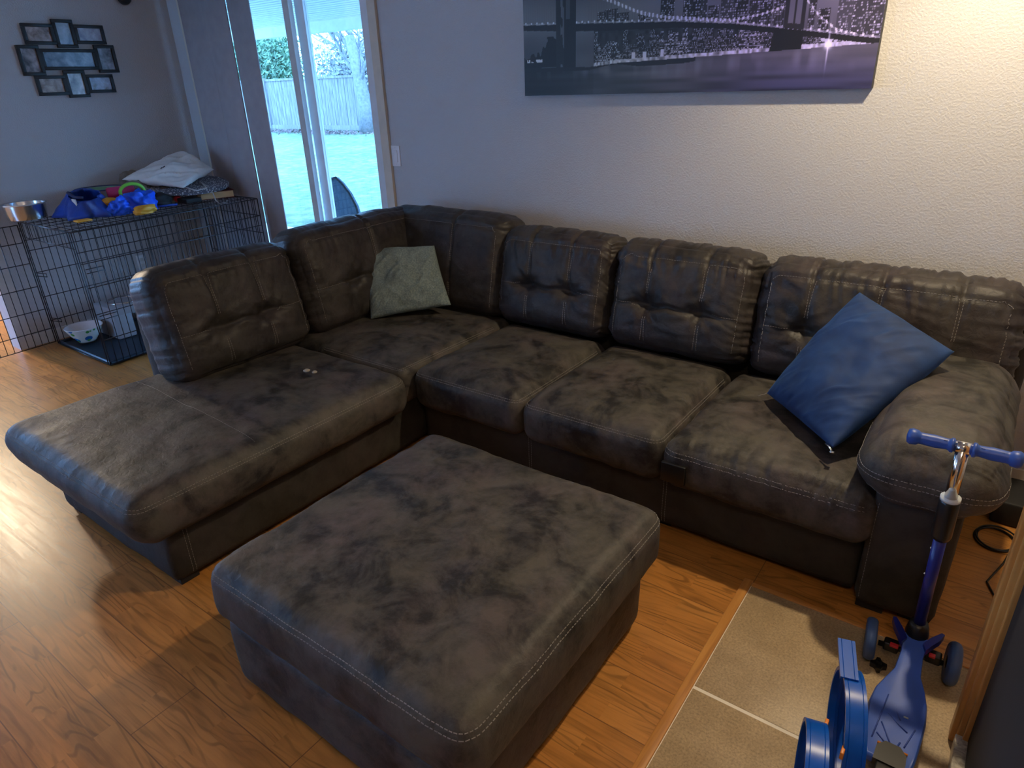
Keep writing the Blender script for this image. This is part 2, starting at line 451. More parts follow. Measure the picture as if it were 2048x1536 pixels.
# sliding glass door (right half in view between the blinds and the jamb)
d = G(); d.box(-3.27, -3.205, YB-.018, YB+.004, 0, 2.42).box(-5.25, -5.19, YB-.018, YB+.004, 0, 2.42).box(-5.25, -3.205, YB-.018, YB+.004, 2.36, 2.42)
do = bpy.data.objects.new('door_1', None); do.location = (-4.2, YB, 0); do.matrix_basis = Matrix.Translation((-4.2, YB, 0)); link(do); do['kind'] = 'structure'
d.out('casing', M['warm_trim'], do, False)
d = G(); d.box(-3.345, -3.27, YB+.0, YB+.13, .03, 2.36).box(-3.36, -3.335, YB+.02, YB+.05, .03, 2.36).box(-5.19, -5.14, YB, YB+.13, .03, 2.36).box(-5.14, -3.345, YB, YB+.13, 2.32, 2.36).box(-5.14, -3.345, YB, YB+.13, .0, .03)
d.out('jamb', M['blue_frame'], do, False)
d = G(); y0, y1 = YB+.01, YB+.045
d.box(-4.075, -4.015, y0, y1, .04, 2.31).box(-5.13, -5.07, y0, y1, .04, 2.31).box(-5.07, -4.075, y0, y1, .04, .12).box(-5.07, -4.075, y0, y1, 2.24, 2.31)
sp = d.out('sliding_panel', M['white_trim'], do, False)
G().box(-5.07, -4.075, YB+.026, YB+.030, .12, 2.24).out('pane', M['glass'], sp, False)
d = G(); y0, y1 = YB+.07, YB+.105
d.box(-4.03, -3.945, y0, y1, .04, 2.31).box(-3.40, -3.345, y0, y1, .04, 2.31).box(-3.945, -3.40, y0, y1, .04, .12).box(-3.945, -3.40, y0, y1, 2.24, 2.31)
sp = d.out('fixed_panel', M['blue_frame'], do, False)
G().box(-3.945, -3.40, YB+.086, YB+.090, .12, 2.24).out('pane', M['glass'], sp, False)

# cloth blinds drawn over the left of the door
def wavy(x0, x1, y, z0, z1, amp, k, ph):
    n = 60; V = []; F = []
    for z in (z0, z1):
        for s in (0, 1):
            for i in range(n+1):
                t = i/n; yy = y+amp*math.sin(k*2*PI*t+ph)+amp*.5*math.sin(k*3.3*PI*t+ph*2)
                V.append((x0+(x1-x0)*t, yy+(.004 if s else -.004), z))
    q = n+1
    for i in range(n):
        F += [(i, i+1, 2*q+i+1, 2*q+i), (q+i+1, q+i, 3*q+i, 3*q+i+1), (i+1, i, q+i, q+i+1), (2*q+i, 2*q+i+1, 3*q+i+1, 3*q+i)]
    F += [(0, 2*q, 3*q, q), (n, q+n, 3*q+n, 2*q+n)]
    return V, F
bt = thing('panel_blind', 'grey cloth panel blind drawn across the left of the sliding glass door', 'blind', (-4.7, YB-.05, .02))
for x0, x1, y, a, k, ph in ((-5.19, -4.86, YB-.040, .006, 1.0, .3), (-4.88, -4.60, YB-.052, .006, 1.2, 1.5), (-4.598, -4.345, YB-.040, .004, .8, .6)):
    mk('fabric_panel', *wavy(x0, x1, y, .03, 2.38, a, k, ph), M['curtain'], bt)
G().box(-5.2, -3.22, YB-.075, YB-.022, 2.38, 2.43).out('head_rail', M['white_trim'], bt, False)

# light switch
t = thing('light_switch', 'white plastic light switch plate beside the sliding door casing', 'light switch', (-3.165, YB, 1.20))
G().box(-3.203, -3.13, YB-.006, YB, 1.14, 1.262, bev=.003).out('switch_plate', M['switch'], t)
G().box(-3.183, -3.15, YB-.010, YB-.005, 1.165, 1.235, bev=.002).out('rocker', M['switch'], t)
for z in (1.152, 1.250): G().lathe([(0, -.0015), (.003, -.001), (.003, .001)], (-3.1665, YB-.0065, z), 10, (0, -1, 0)).out('screw', M['chrome'], t)
# outlet on the left wall behind the crate
t = thing('wall_outlet', 'white wall outlet low on the left wall behind the wire crate', 'outlet', (XL, 2.44, .40))
G().box(XL, XL+.006, 2.405, 2.475, .35, .465, bev=.002).out('cover_plate', M['switch'], t)
for z in (.385, .43): G().box(XL+.005, XL+.008, 2.425, 2.455, z-.013, z+.013, bev=.002).out('socket', M['white_trim'], t)
# small black sensor near the ceiling line of the left wall
t = thing('wall_sensor', 'small round black sensor high on the left wall above the photo collage', 'sensor', (XL, 2.776, 2.22))
G().lathe([(0, .05), (.025, .047), (.04, .035), (.045, .015), (.045, 0)], (XL+.02, 2.776, 2.225), 24, (1, 0, 0)).out('dome', M['black_plastic'], t)
G().lathe([(0, .021), (.03, .021), (.03, 0)], (XL, 2.776, 2.225), 24, (1, 0, 0)).out('mount', M['black_plastic'], t)

# ------------------------------------------------------------------ photo collage
t = thing('photo_collage', 'black nine-opening collage picture frame hung on the left wall', 'picture frame', (XL, 2.32, 1.84))
fr = [(2.075, 2.262, 1.922, 2.045), (2.262, 2.392, 1.905, 2.075), (2.392, 2.585, 1.930, 2.047),
      (2.01, 2.142, 1.738, 1.918), (2.138, 2.492, 1.770, 1.898), (2.490, 2.625, 1.750, 1.925),
      (2.068, 2.252, 1.615, 1.738), (2.250, 2.385, 1.597, 1.768), (2.385, 2.567, 1.622, 1.740)]
for i, (a, b, c, e) in enumerate(fr):
    q = G(); k = .020; X0, X1 = XL+.001, XL+.024
    q.box(X0, X1, a, b, c, c+k, bev=.002).box(X0, X1, a, b, e-k, e, bev=.002).box(X0, X1, a, a+k, c+k, e-k, bev=.002).box(X0, X1, b-k, b, c+k, e-k, bev=.002)
    fo = q.out('frame', M['frame_black'], t)
    G().box(X0, XL+.010, a+k, b-k, c+k, e-k).out('photo', PH[i], fo, False)

# ------------------------------------------------------------------ canvas print
def canvas():
    t = thing('canvas_print', 'long black-and-white canvas print of a lit suspension bridge and city skyline', 'picture', (-1.345, YB, 1.53))
    W, Hh, yf = 1.61, .60, YB-.042
    G().box(-2.15, -.54, yf, YB-.001, 1.528, 1.528+Hh, bev=.002).out('canvas_body', simple('dark_canvas_edge', (.02, .02, .026, 1), .6), t)
    nu, nv = 640, 230
    u = np.linspace(0, W, nu); v = np.linspace(0, Hh, nv); U, Vv = np.meshgrid(u, v); U = U.ravel(); Vv = Vv.ravel()
    n3 = lambda a, b, s=0.: vnoise(cols(U*a, Vv*b, s+0*U))
    sky = .085+.09*np.exp(-((Vv-.33)/.10)**2)+.03*n3(3, 8)+.02*n3(9, 20, 3)
    C = sky
    def seg(pts):  # piecewise height over u
        return np.interp(U, [p[0] for p in pts], [p[1] for p in pts])
    deck = seg([(0, .318), (.374, .303), (.8, .281), (1.056, .256), (1.323, .216), (1.546, .180), (1.61, .171)])
    shore = seg([(0, .128), (.377, .120), (.522, .131), (.9, .139), (1.23, .146), (1.61, .155)])
    def wins(du, dv, th, s):
        iu = np.floor(U/du).astype(int); iv = np.floor(Vv/dv).astype(int)
        r = _h(iu, iv, iu*0+s); m = (np.abs((U/du) % 1-.5) < .36) & (np.abs((Vv/dv) % 1-.5) < .32)
        return np.where(m & (r > th+.08), .10+.52*_h(iu, iv, iu*0+s+9)**1.5, 0)
    for i, (a, b, top, base) in enumerate([(.415, .452, .345, .02), (.452, .52, .352, .02), (.52, .575, .335, .03), (.62, .68, .322, .03), (.728, .79, .372, .015), (.735, .782, .395, .015), (.83, .872, .46, .02), (.872, .905, .50, .015), (.905, .935, .40, .04),
                                     (.94, .99, .33, .03), (.995, 1.052, .42, .05), (1.052, 1.108, .345, .02), (1.112, 1.15, .335, .03), (1.15, 1.205, .40, .02), (1.21, 1.26, .36, .03), (1.262, 1.30, .43, .02), (1.345, 1.372, .33, .03), (1.382, 1.425, .285, .02),
                                     (1.45, 1.505, .44, .07), (1.505, 1.55, .36, .05), (1.55, 1.61, .30, .04)]):
        top = top+.0*i; m = (U > a) & (U < b) & (Vv < top) & (Vv > shore)
        C = np.where(m, base+wins(.0065, .0085, .45, i), C)
    bm = (Vv < deck-.004) & (Vv > shore) & (U > .40)
    hgt = shore+.02+.115*_h(np.floor(U/.022).astype(int), 0*U.astype(int), 0*U.astype(int)+3)
    inside = bm & (Vv < np.minimum(hgt+.03, deck))
    C = np.where(bm, .03+.02*n3(60, 60), C); C = np.where(inside, .02+wins(.005, .0062, .34, 77)*1.1, C)
    C = np.where((U > .40) & (Vv > shore) & (Vv < shore+.014), .5+.4*n3(110, 60, 8), C)
    for a, k in ((.605, .02), (.66, .02), (.745, .022)):
        C = np.where((np.abs(U-a) < .008) & (Vv > shore+.012) & (Vv < shore+.012+k*1.3), .75, C)
    # trees at left
    tr = .20+.09*n3(12, 5, 4)+.02*n3(70, 70, 4)
    C = np.where((U < .24) & (Vv < tr) & (Vv > .126), .008, C)
    C = np.where((U > .02) & (U < .11) & (Vv > .15) & (Vv < .165) & (n3(150, 100, 2) > .1), .8, C)
    # suspension cables
    for pts in ([(.36, .47), (.474, .392), (.612, .335), (.735, .305), (.9, .285), (1.056, .268), (1.172, .283), (1.25, .300), (1.315, .330)],
                [(.36, .43), (.5, .375), (.66, .315), (.80, .292), (1.0, .268)], [(1.325, .326), (1.39, .256), (1.453, .210), (1.53, .186)], [(0, .47), (.12, .52), (.25, .60)]):
        cc = seg(pts); m = (U > pts[0][0]) & (U < pts[-1][0])
        C = np.where(m & (np.abs(Vv-cc) < .0022), .28, C)
        C = np.where(m & (np.abs(Vv-cc) < .0050) & (np.abs((U/.019) % 1-.5) < .22), .85, C)
        C = np.where(m & (Vv < cc) & (Vv > deck) & (np.abs((U/.013) % 1-.5) < .10), C*.55+.06, C)
    # deck
    C = np.where((Vv < deck) & (Vv > deck-.020-.012*np.exp(-((U-.4)/.35)**2)), .012, C)
    C = np.where((np.abs(Vv-deck-.003) < .0035), .30+.25*n3(160, 2, 5), C)
    C = np.where((np.abs(Vv-deck-.007) < .004) & (np.abs((U/.032) % 1-.5) < .12), .85, C)
    C = np.where((U > 1.40) & (Vv < deck-.02) & (Vv > shore) & (n3(120, 90, 6) > .05), .6, C)
    # towers
    C = np.where((U > .190) & (U < .235) & (Vv > .12), .018+.10*((U > .215) & (n3(90, 25, 1) > .25)), C)
    C = np.where((U > .235) & (U < .300) & (Vv > .12), .010, C)
    C = np.where((U > .245) & (U < .268) & (Vv > .33) & (Vv < .52), .07, C)
    C = np.where((U > 1.243+(.317-Vv)*-.2) & (U < 1.333) & (Vv < deck-.002) & (Vv > .141), .010, C)
    C = np.where((U > 1.255) & (U < 1.333) & (Vv < .40) & (Vv > deck), .025, C)
    C = np.where((U > 1.270) & (U < 1.292) & (Vv < .37) & (Vv > deck+.02), .16, C)
    C = np.where((U > 1.300) & (U < 1.318) & (Vv < .37) & (Vv > deck+.02), .16, C)
    # river
    wt = .055+.05*np.exp(-((Vv-.115)/.05)**2)*np.clip((U-.38)*3, 0, 1)+.035*n3(5, 60, 9)+.02*n3(2.5, 25, 2)
    wt = wt+.10*np.clip(n3(34, 5, 21), 0, 1)*np.exp(-((Vv-.11)/.035)**2)
    wt = np.where(U < .40, wt*np.clip((U/.4)**2*.6+.18, 0, 1), wt)
    C = np.where(Vv < shore, wt, C)
    C = np.where((Vv < shore) & (Vv > shore-.012-.01*n3(6, 1, 31)) & (U < .9), .015, C)
    st = np.exp(-((U-1.433)/.012)**2-((Vv-.157)/.012)**2)+.6*np.exp(-((U-1.433)/.0025)**2-((Vv-.15)/.05)**2)
    C = np.clip(C*.86+st, 0, 1)
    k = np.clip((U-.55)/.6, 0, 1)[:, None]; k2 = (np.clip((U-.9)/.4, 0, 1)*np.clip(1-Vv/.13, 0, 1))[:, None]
    tint = (1-k)*np.array([.92, 1, 1.08])+k*np.array([.82, .74, 1.55]); tint = tint*(1-k2)+k2*np.array([.55, .55, 2.0])  # violet-blue towards the right is reflected light painted into the grey print
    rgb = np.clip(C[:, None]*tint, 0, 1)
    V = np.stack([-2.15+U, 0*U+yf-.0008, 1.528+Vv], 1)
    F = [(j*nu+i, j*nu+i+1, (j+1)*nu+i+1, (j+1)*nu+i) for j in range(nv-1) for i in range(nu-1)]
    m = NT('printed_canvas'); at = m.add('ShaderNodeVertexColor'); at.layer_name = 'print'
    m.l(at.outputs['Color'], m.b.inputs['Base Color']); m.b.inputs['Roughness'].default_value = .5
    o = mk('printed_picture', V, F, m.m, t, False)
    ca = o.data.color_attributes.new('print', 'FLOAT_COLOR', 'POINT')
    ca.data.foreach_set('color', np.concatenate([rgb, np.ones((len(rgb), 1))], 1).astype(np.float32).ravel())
canvas()

# ------------------------------------------------------------------ upholstery
def seatbox(name, x0, x1, y0, y1, z0, z1, r, parent, mat, crown=.02, front=None, wr=0., res=.014, sag=0., seed=0., side=.006, lean=None):
    """cushion block. front: list of '-y','+x',... edges with gathered wrinkles"""
    c = np.array([(x0+x1)/2, (y0+y1)/2, (z0+z1)/2]); h = np.array([(x1-x0)/2, (y1-y0)/2, (z1-z0)/2])
    V, F, q, n = rbox(h[0], h[1], h[2], r, res)
    u = q/h
    top = np.clip((u[:, 2]+1)/2, 0, 1)
    V[:, 2] += crown*top*(1-np.abs(u[:, 0])**3)*(1-np.abs(u[:, 1])**3)
    if sag: V[:, 2] -= sag*top*np.exp(-(u[:, 0]**2+u[:, 1]**2)*2.2)
    Wp = V+c
    V += n*(fbm(Wp*9+seed, 3)[:, None]*.0035)
    sd = (1-np.abs(n[:, 2]))*(1-u[:, 2]**2)
    V += n*(sd*side)[:, None]
    for e in (front or []):
        ax = 'xy'.index(e[1]); sg = 1 if e[0] == '+' else -1; ot = 1-ax
        dist = (h[ax]-sg*q[:, ax])+np.clip(h[2]-q[:, 2], 0, 9)*.9
        k = np.exp(-dist/.085)*np.clip(u[:, 2]+.8, 0, 1)
        cc = np.zeros((len(V), 3)); cc[:, 0] = Wp[:, ot]*74+2.2*vnoise(Wp*7+seed); cc[:, 1] = Wp[:, ax]*5; cc[:, 2] = seed
        rr = 1-np.abs(vnoise(cc))*2
        V += n*(rr*k*wr)[:, None]
        cc[:, 0] = Wp[:, ot]*19+2*vnoise(Wp*4+seed+5)
        V += n*((1-np.abs(vnoise(cc))*2)*np.exp(-dist/.22)*wr*.8*top)[:, None]
    if lean is not None: V = lean(V, q)
    return mk(name, V+c, F, mat, parent)
def rect_path(x0, x1, y0, y1, z, r, sides, n=6):
    """rounded polyline over corners listed as (x,y) walk"""
    P = []
    for i, (x, y) in enumerate(sides):
        if 0 < i < len(sides)-1:
            a = Vector((*sides[i-1], z)); b = Vector((x, y, z)); c = Vector((*sides[i+1], z))
            p0 = b+(a-b).normalized()*r; p1 = b+(c-b).normalized()*r
            for k in range(n+1):
                t = k/n; P.append((1-t)**2*p0+2*t*(1-t)*b+t*t*p1)
        else: P.append(Vector((x, y, z)))
    return P
def offset_paths(walk, z, r, dz=.0065):
    return [rect_path(0, 0, 0, 0, z+dz, r, walk), rect_path(0, 0, 0, 0, z-dz, r, walk)]

def backcushion(parent, cx, cy, rot, w, h, th, lean, seams, tuft, z0=.43, seed=0., topdrop=0., mat=None, puck=1., res=.008, edgeL=1., edgeR=1., tuft_on=None):
    """cushion standing on its lower edge; front faces local -y; rot about z"""
    V, F, q, n = rbox(w/2, th/2, h/2, th*.34, res)
    u = q[:, 0]; v = q[:, 2]+h/2
    fw = np.clip(-n[:, 1], 0, 1); bw = np.clip(n[:, 1], 0, 1)
    puff = (1-np.abs(2*u/w)**4)*np.sin(PI*np.clip(v/h, 0, 1))**.6
    off = fw*.030*puff
    for s in seams:
        off = off-fw*.010*np.exp(-((u-s)/.010)**2)*np.clip(v/h*1.2, .3, 1)
        off = off-.008*np.exp(-((u-s)/.012)**2)*np.clip(n[:, 2], 0, 1)
    vs = h-.075
    off = off-fw*.006*np.exp(-((v-vs)/.010)**2)
    ts = tuft_on if tuft_on is not None else seams
    vt = tuft*h
    for s in ts:
        rr = ((u-s)/.05)**2+((v-vt)/.035)**2
        off = off-fw*.034*np.exp(-rr)
    if ts:
        lo, hi = min(ts)-.10, max(ts)+.10
        m = 1/(1+np.exp(-(u-lo)/.02))*1/(1+np.exp((u-hi)/.02))
        off = off-fw*.014*np.exp(-((v-vt-.006*np.sin(u*40+seed))/.010)**2)*m
        # radiating folds below the tuft
        for s in ts:
            ang = np.arctan2(v-vt, u-s); rd = np.sqrt((u-s)**2+(v-vt)**2)
            off = off+fw*.0018*puck*np.cos(ang*7+seed+3*vnoise(cols(u*9+seed, v*9, 0*u)))*np.exp(-((rd-.07)/.05)**2)
    E = lambda k: cols(u*k[0]+seed, v*k[1], seed*2.3+0*u)
    eL = np.exp(-(w/2+u)/.075)*edgeL; eR = np.exp(-(w/2-u)/.075)*edgeR
    rid = lambda P: 1-np.abs(vnoise(P))*2
    warp = 1.2*vnoise(E((7, 7)))
    off = off+.0046*puck*rid(cols(u*5+seed, v*42+warp*1.5, 0*u+seed))*(eL+eR)
    off = off+.0040*puck*rid(cols(u*46+warp*1.5, v*5, 0*u+seed+4))*np.exp(-np.abs(v-vs+.02)/.05)*np.clip(fw+n[:, 2], 0, 1)
    off = off+.0042*puck*rid(cols(u*46+warp+v*10, v*8, 0*u+seed+7))*np.exp(-np.clip(h-v, 0, 9)/.10)*(1-fw)
    off = off+.004*fbm(E((9, 9)), 3)+.0015*puck*rid(cols(u*9+seed, v*22+warp, 0*u+3))
    V = V+n*off[:, None]
    # top rolls back, bottom corners drop
    V[:, 2] -= topdrop*(np.abs(2*u/w)**3)*(v/h)
    c, s_ = math.cos(lean), math.sin(lean)
    vv = V[:, 2]+h/2; yy = V[:, 1]
    Y = yy*c+vv*s_+.030*np.clip(vv/h-.75, 0, 1)*4*vv/h*0; Z = vv*c-yy*s_
    X = V[:, 0]
    cr, sr = math.cos(rot), math.sin(rot)
    def world(X, Y, Z): return np.stack([cx+X*cr-Y*sr, cy+X*sr+Y*cr, z0+Z], -1)
    o = mk('back_cushion', world(X, Y, Z), F, mat or M['suede_back'], parent)
    # thread
    def pt(uu, vvv, dy=-th/2-.02):
        yy = dy; Yq = yy*c+vvv*s_; Zq = vvv*c-yy*s_
        return tuple(world(uu, Yq, Zq))
    paths = []
    for s in seams:
        for dd in (-.006, .006):
            paths.append([pt(s+dd, k) for k in np.linspace(vt+.055, vs, 10)]+[])
            paths.append([pt(s+dd, k) for k in np.linspace(.04, vt-.05, 8)])
    e = w/2-.045
    paths.append([pt(-e, vs-.02)]+[pt(k, vs) for k in np.linspace(-e+.03, e-.03, 12)]+[pt(e, vs-.02)])
    if ts:
        paths.append([pt(k, vt) for k in np.linspace(-e, min(ts)-.05, 6)]); paths.append([pt(k, vt) for k in np.linspace(max(ts)+.05, e, 6)])
    for sg in (-1, 1): paths.append([pt(sg*e, k) for k in np.linspace(.05, vs-.03, 10)])
    stitches(o, paths, o)
    return o

# ---- chaise section ------------------------------------------------------------
ch = thing('chaise_section', 'dark brown suede chaise half of the sectional with open foot end at left', 'sofa', (-2.55, 1.9, 0))
base = seatbox('base', -2.98, -2.085, .775, 3.0, .028, .285, .02, ch, M['suede_base'], crown=0, res=.03, side=.0)
stitches(base, [[(-2.085, .84+d_, z) for z in (.04, .15, .24)] for d_ in (0, .012)]+[[(-2.87+d_, .775, z) for z in (.04, .15, .24)] for d_ in (0, .012)], base)
def chaise_lean(V, q):
    # foot end of the cushion slopes under; slightly wider on top
    V[:, 1] += np.clip(-(q[:, 1]+.46), 0, .12)*0
    k = np.clip((.02-q[:, 2])/.2, 0, 1); V[:, 1] += k*.045*np.clip(-q[:, 1]/.6, 0, 1)
    V[:, 0] += k*.05*np.clip(-q[:, 0]/.5, 0, 1); return V
c1 = seatbox('seat_cushion', -3.04, -2.005, .665, 1.905, .245, .435, .062, ch, M['suede'], crown=.028, front=['+x', '-y'], wr=.0016, sag=.006, seed=3, lean=chaise_lean)
zt = .415
stitches(c1, offset_paths([(-2.99, 1.25), (-3.02, .68), (-2.012, .68), (-2.012, 1.89), (-2.1, 1.90)], zt-.012, .055), c1)
stitches(c1, [[(-2.99, 1.19+d_, .46), (-2.55, 1.16+d_, .47), (-2.03, 1.15+d_, .46)] for d_ in (0,)], c1, r=.0008)
c2 = seatbox('seat_cushion', -2.98, -2.055, 1.915, 2.75, .25, .440, .045, ch, M['suede'], crown=.022, front=['-y'], wr=.001, seed=9)
stitches(c2, offset_paths([(-2.6, 1.925), (-2.075, 1.925), (-2.062, 2.6)], .428, .03), c2)
# wooden-hard back frame under the loose cushions
seatbox('back_frame', -3.07, -2.93, 1.29, 3.02, .028, .78, .03, ch, M['suede_base'], crown=0, res=.03, side=0)
seatbox('back_frame', -2.95, -2.07, 2.90, 3.02, .028, .78, .03, ch, M['suede_base'], crown=0, res=.03, side=0)
# local -y must point to +x : rot = +90deg
backcushion(ch, -2.795, 1.605, R(90), .715, .515, .25, R(13), [-.115, .115], .40, seed=2.1, topdrop=.012, puck=.85)
backcushion(ch, -2.795, 2.415, R(90), .88, .545, .25, R(13), [.03], .42, seed=5.2, topdrop=.012, puck=.8, tuft_on=[-.16, .2])
backcushion(ch, -2.50, 2.755, 0, .86, .545, .25, R(13), [.10], .40, seed=8.4, topdrop=.012, puck=.8, tuft_on=[])
for x, y in ((-2.93, .83), (-2.14, .83), (-2.93, 2.9), (-2.14, 2.9)):
    G().box(x-.035, x+.035, y-.035, y+.035, 0, .03, bev=.003).out('leg', M['black_matte'], ch)
# food crumb / lint on the chaise
for x, y, s in ((-2.345, 1.625, .016), (-2.30, 1.632, .012)):
    o = G().lathe([(0, 0), (s*.9, .001), (s, .004), (s*.5, .009), (0, .010)], (x, y, .474), 10).out('lint_tuft', simple('pale_lint', (.30, .27, .23, 1), .9), None, loc=(x, y, .474))
    tag(o, 'small pale lint tuft on the chaise seat, %s of a pair' % ('left' if x < -2.33 else 'right'), 'lint', 'lint on the chaise')

# ---- main sofa section -----------------------------------------------------------
sf = thing('sofa_section', 'dark brown suede sofa half of the sectional with padded right arm', 'sofa', (-1.0, 2.5, 0))
def wav(V, q):
    k = (q[:, 1] < 0); V[:, 2] += 0*k; return V
base = seatbox('base', -2.065, -.155, 2.03, 3.0, .028, .285, .02, sf, M['suede_base'], crown=0, res=.03, side=0)
stitches(base, [[(-.835+d_, 2.03, z) for z in (.04, .15, .25)] for d_ in (0, .012)]+[[(-1.45+d_, 2.03, z) for z in (.04, .15, .25)] for d_ in (0, .012)], base)
xs = [(-2.045, -1.452), (-1.440, -.832)]
for i, (a, b) in enumerate(xs):
    c = seatbox('seat_cushion', a, b, 1.955, 2.72, .238, .432, .055, sf, M['suede'], crown=.028, front=['-y'], wr=.0022, seed=12+i*5, sag=.004, res=.009)
    stitches(c, offset_paths([(a+.004, 2.62), (a+.004, 1.965), (b-.004, 1.965), (b-.004, 2.62)], .408, .05), c)
c = seatbox('seat_cushion', -.820, -.135, 1.955, 2.72, .238, .430, .055, sf, M['suede'], crown=.034, front=['-y'], wr=.0042, seed=33, sag=.012, res=.0075)
stitches(c, offset_paths([(-.815, 2.5), (-.815, 1.965), (-.16, 1.965)], .385, .05), c)
G().box(-.812, -.722, 1.934, 1.9505, .285, .360, bev=.004).out('black_tape', M['black_plastic'], sf, label='black tape patch on the cushion front')
seatbox('back_frame', -2.05, .165, 2.88, 3.02, .028, .78, .03, sf, M['suede_base'], crown=0, res=.03, side=0)
backcushion(sf, -1.770, 2.755, 0, .655, .500, .25, R(13), [-.115, .115], .42, seed=11.3, topdrop=.012, puck=1.4)
backcushion(sf, -1.110, 2.755, 0, .665, .495, .25, R(13), [-.13, .12], .42, seed=14.9, topdrop=.012, puck=1.5)
backcushion(sf, -.325, 2.755, 0, .895, .490, .25, R(13), [-.24, .0, .25], .42, seed=17.7, topdrop=.012, puck=1.9, tuft_on=[-.24, .0])
# arm
arm = seatbox('armrest', -.150, .075, 1.985, 2.95, .028, .50, .025, sf, M['suede_base'], crown=0, res=.03, side=.004)
stitches(arm, [[(-.135+d_, 1.985, z) for z in (.05, .2, .42)] for d_ in (0,)], arm)
def arml(V, q):
    V[:, 2] += -.05*np.clip(q[:, 1]/.43, 0, 1)**2*0+.012*np.sin((q[:, 1])*5)
    k = np.clip((-q[:, 2])/.12, 0, 1); V[:, 0] *= (1-.16*k); V[:, 1] += k*.02
    return V
pad = seatbox('arm_pad', -.212, .148, 1.895, 2.72, .435, .655, .105, sf, M['suede'], crown=.03, front=['-y', '+x'], wr=.0036, seed=44, lean=arml, res=.0075)
stitches(pad, offset_paths([(-.17, 2.3), (-.195, 1.9), (.135, 1.9), (.145, 2.45), (.10, 2.7)], .545, .05, .007), pad)
stitches(pad, [rect_path(0, 0, 0, 0, .462, .04, [(-.19, 1.96), (-.17, 1.91), (.12, 1.91), (.13, 2.3)])], pad, r=.0009)
for x, y in ((-.10, 2.04), (.02, 2.06), (-1.9, 2.1), (-.85, 2.1), (-1.9, 2.9), (0, 2.9)):
    G().box(x-.04, x+.04, y-.035, y+.035, 0, .03, bev=.003).out('leg', M['black_matte'], sf)

# ---- ottoman -----------------------------------------------------------------------
ot = thing('ottoman', 'large square dark grey-brown suede ottoman in front of the sectional', 'ottoman', (-1.12, 1.13, 0))
base = seatbox('base', -1.540, -.680, .662, 1.545, .022, .262, .03, ot, M['suede'], crown=0, res=.02, side=.002, seed=71)
stitches(base, [[(-.735+d_, .662, z) for z in (.05, .15, .23)] for d_ in (0, .012)], base)
tp = seatbox('top_cushion', -1.556, -.632, .648, 1.566, .252, .448, .052, ot, M['suede'], crown=.014, front=['+x', '-y', '-x', '+y'], wr=.0010, seed=60, res=.0095, side=.006)
stitches(tp, offset_paths([(-1.0, 1.56), (-1.55, 1.56), (-1.55, .654), (-.638, .654), (-.638, 1.56), (-1.1, 1.56)], .416, .06, .0075), tp, r=.0013)
for x in (-1.49, -.735):
    for y in (.72, 1.52):
        G().box(x-.035, x+.035, y-.035, y+.035, 0, .024, bev=.003).out('leg', M['black_matte'], ot)

# ------------------------------------------------------------------ pillows
def pillow(name, C, th, mat, loc, seed, wr=.004, pull=.07, n=56, horns=.0):
    """C = four world corners in order"""
    C = [np.array(c, float) for c in C]
    nrm = np.cross(C[1]-C[0], C[3]-C[0])+np.cross(C[2]-C[1], C[0]-C[1])*-1*0
    nrm = np.cross(C[2]-C[0], C[3]-C[1]); nrm /= np.linalg.norm(nrm)
    s = np.linspace(-1, 1, n+1); S, T = np.meshgrid(s, s); S = S.ravel(); T = T.ravel()
    S2 = S*(1-pull*(1-T**2)); T2 = T*(1-pull*(1-S**2))
    a = (S2+1)/2; b = (T2+1)/2
    P = ((1-a)*(1-b))[:, None]*C[0]+(a*(1-b))[:, None]*C[1]+(a*b)[:, None]*C[2]+((1-a)*b)[:, None]*C[3]
    hh = np.clip((1-S**2)*(1-T**2), 0, 1)**.42
    V = []; F = []; m = n+1
    for sg in (1, -1):
        e = (1-np.clip((1-np.abs(S))*(1-np.abs(T))*3, 0, 1))
        w = wr*fbm(cols(S*2.2+seed, T*2.2, seed+sg+0*S), 3)+wr*.9*(1-2*np.abs(vnoise(cols((S-T)*3.6+seed+.8*vnoise(cols(S*2, T*2, S*0+seed)), (S+T)*.9, seed+0*S))))*hh
        w = w+wr*.8*(1-2*np.abs(vnoise(cols((S-T)*8+seed, (S+T)*1.5, seed+3+0*S))))*e*hh
        V.append(P+nrm*(sg*(th/2*hh+w*(hh > 0)*np.clip(hh*2, 0, 1)))[:, None])
    N = m*m
    for k in (0, 1):
        for j in range(n):
            for i in range(n):
                q = [j*m+i, j*m+i+1, (j+1)*m+i+1, (j+1)*m+i]
                F.append(tuple(x+k*N for x in (q if k == 0 else q[::-1])))
    ring = [i for i in range(m)]+[j*m+n for j in range(1, m)]+[n*m+i for i in range(n-1, -1, -1)]+[j*m for j in range(n-1, 0, -1)]
    V = np.concatenate(V)
    # weld rim
    remap = np.arange(2*N)
    for r0 in ring: remap[r0+N] = r0
    F = [tuple(int(remap[i]) for i in f) for f in F]
    return V, F
t = thing('throw_pillow', 'royal blue velvet throw pillow leaning against the right arm', 'pillow', (-.33, 2.3, .48))
BC = [(-.604, 2.405, .490), (-.30, 2.075, .505), (-.055, 2.44, .760), (-.385, 2.62, .862)]
V, F = pillow('cover', BC, .15, M['velvet'], None, 4.2, wr=.008, pull=.010, n=90)
cov = mk('cover', V, F, M['velvet'], t)
z = G(); z.box(-.303, -.289, 2.050, 2.066, .499, .503).tube([(-.325, 2.09, .507), (-.31, 2.075, .506), (-.300, 2.064, .502)], .0035, 6); z.out('zip_pull', M['chrome'], t, label='metal zip pull')
G().tube([(-.604, 2.405, .491), (-.612, 2.395, .486), (-.622, 2.392, .483), (-.628, 2.380, .481)], .0015, 6).out('loose_thread', M['thread'], t)
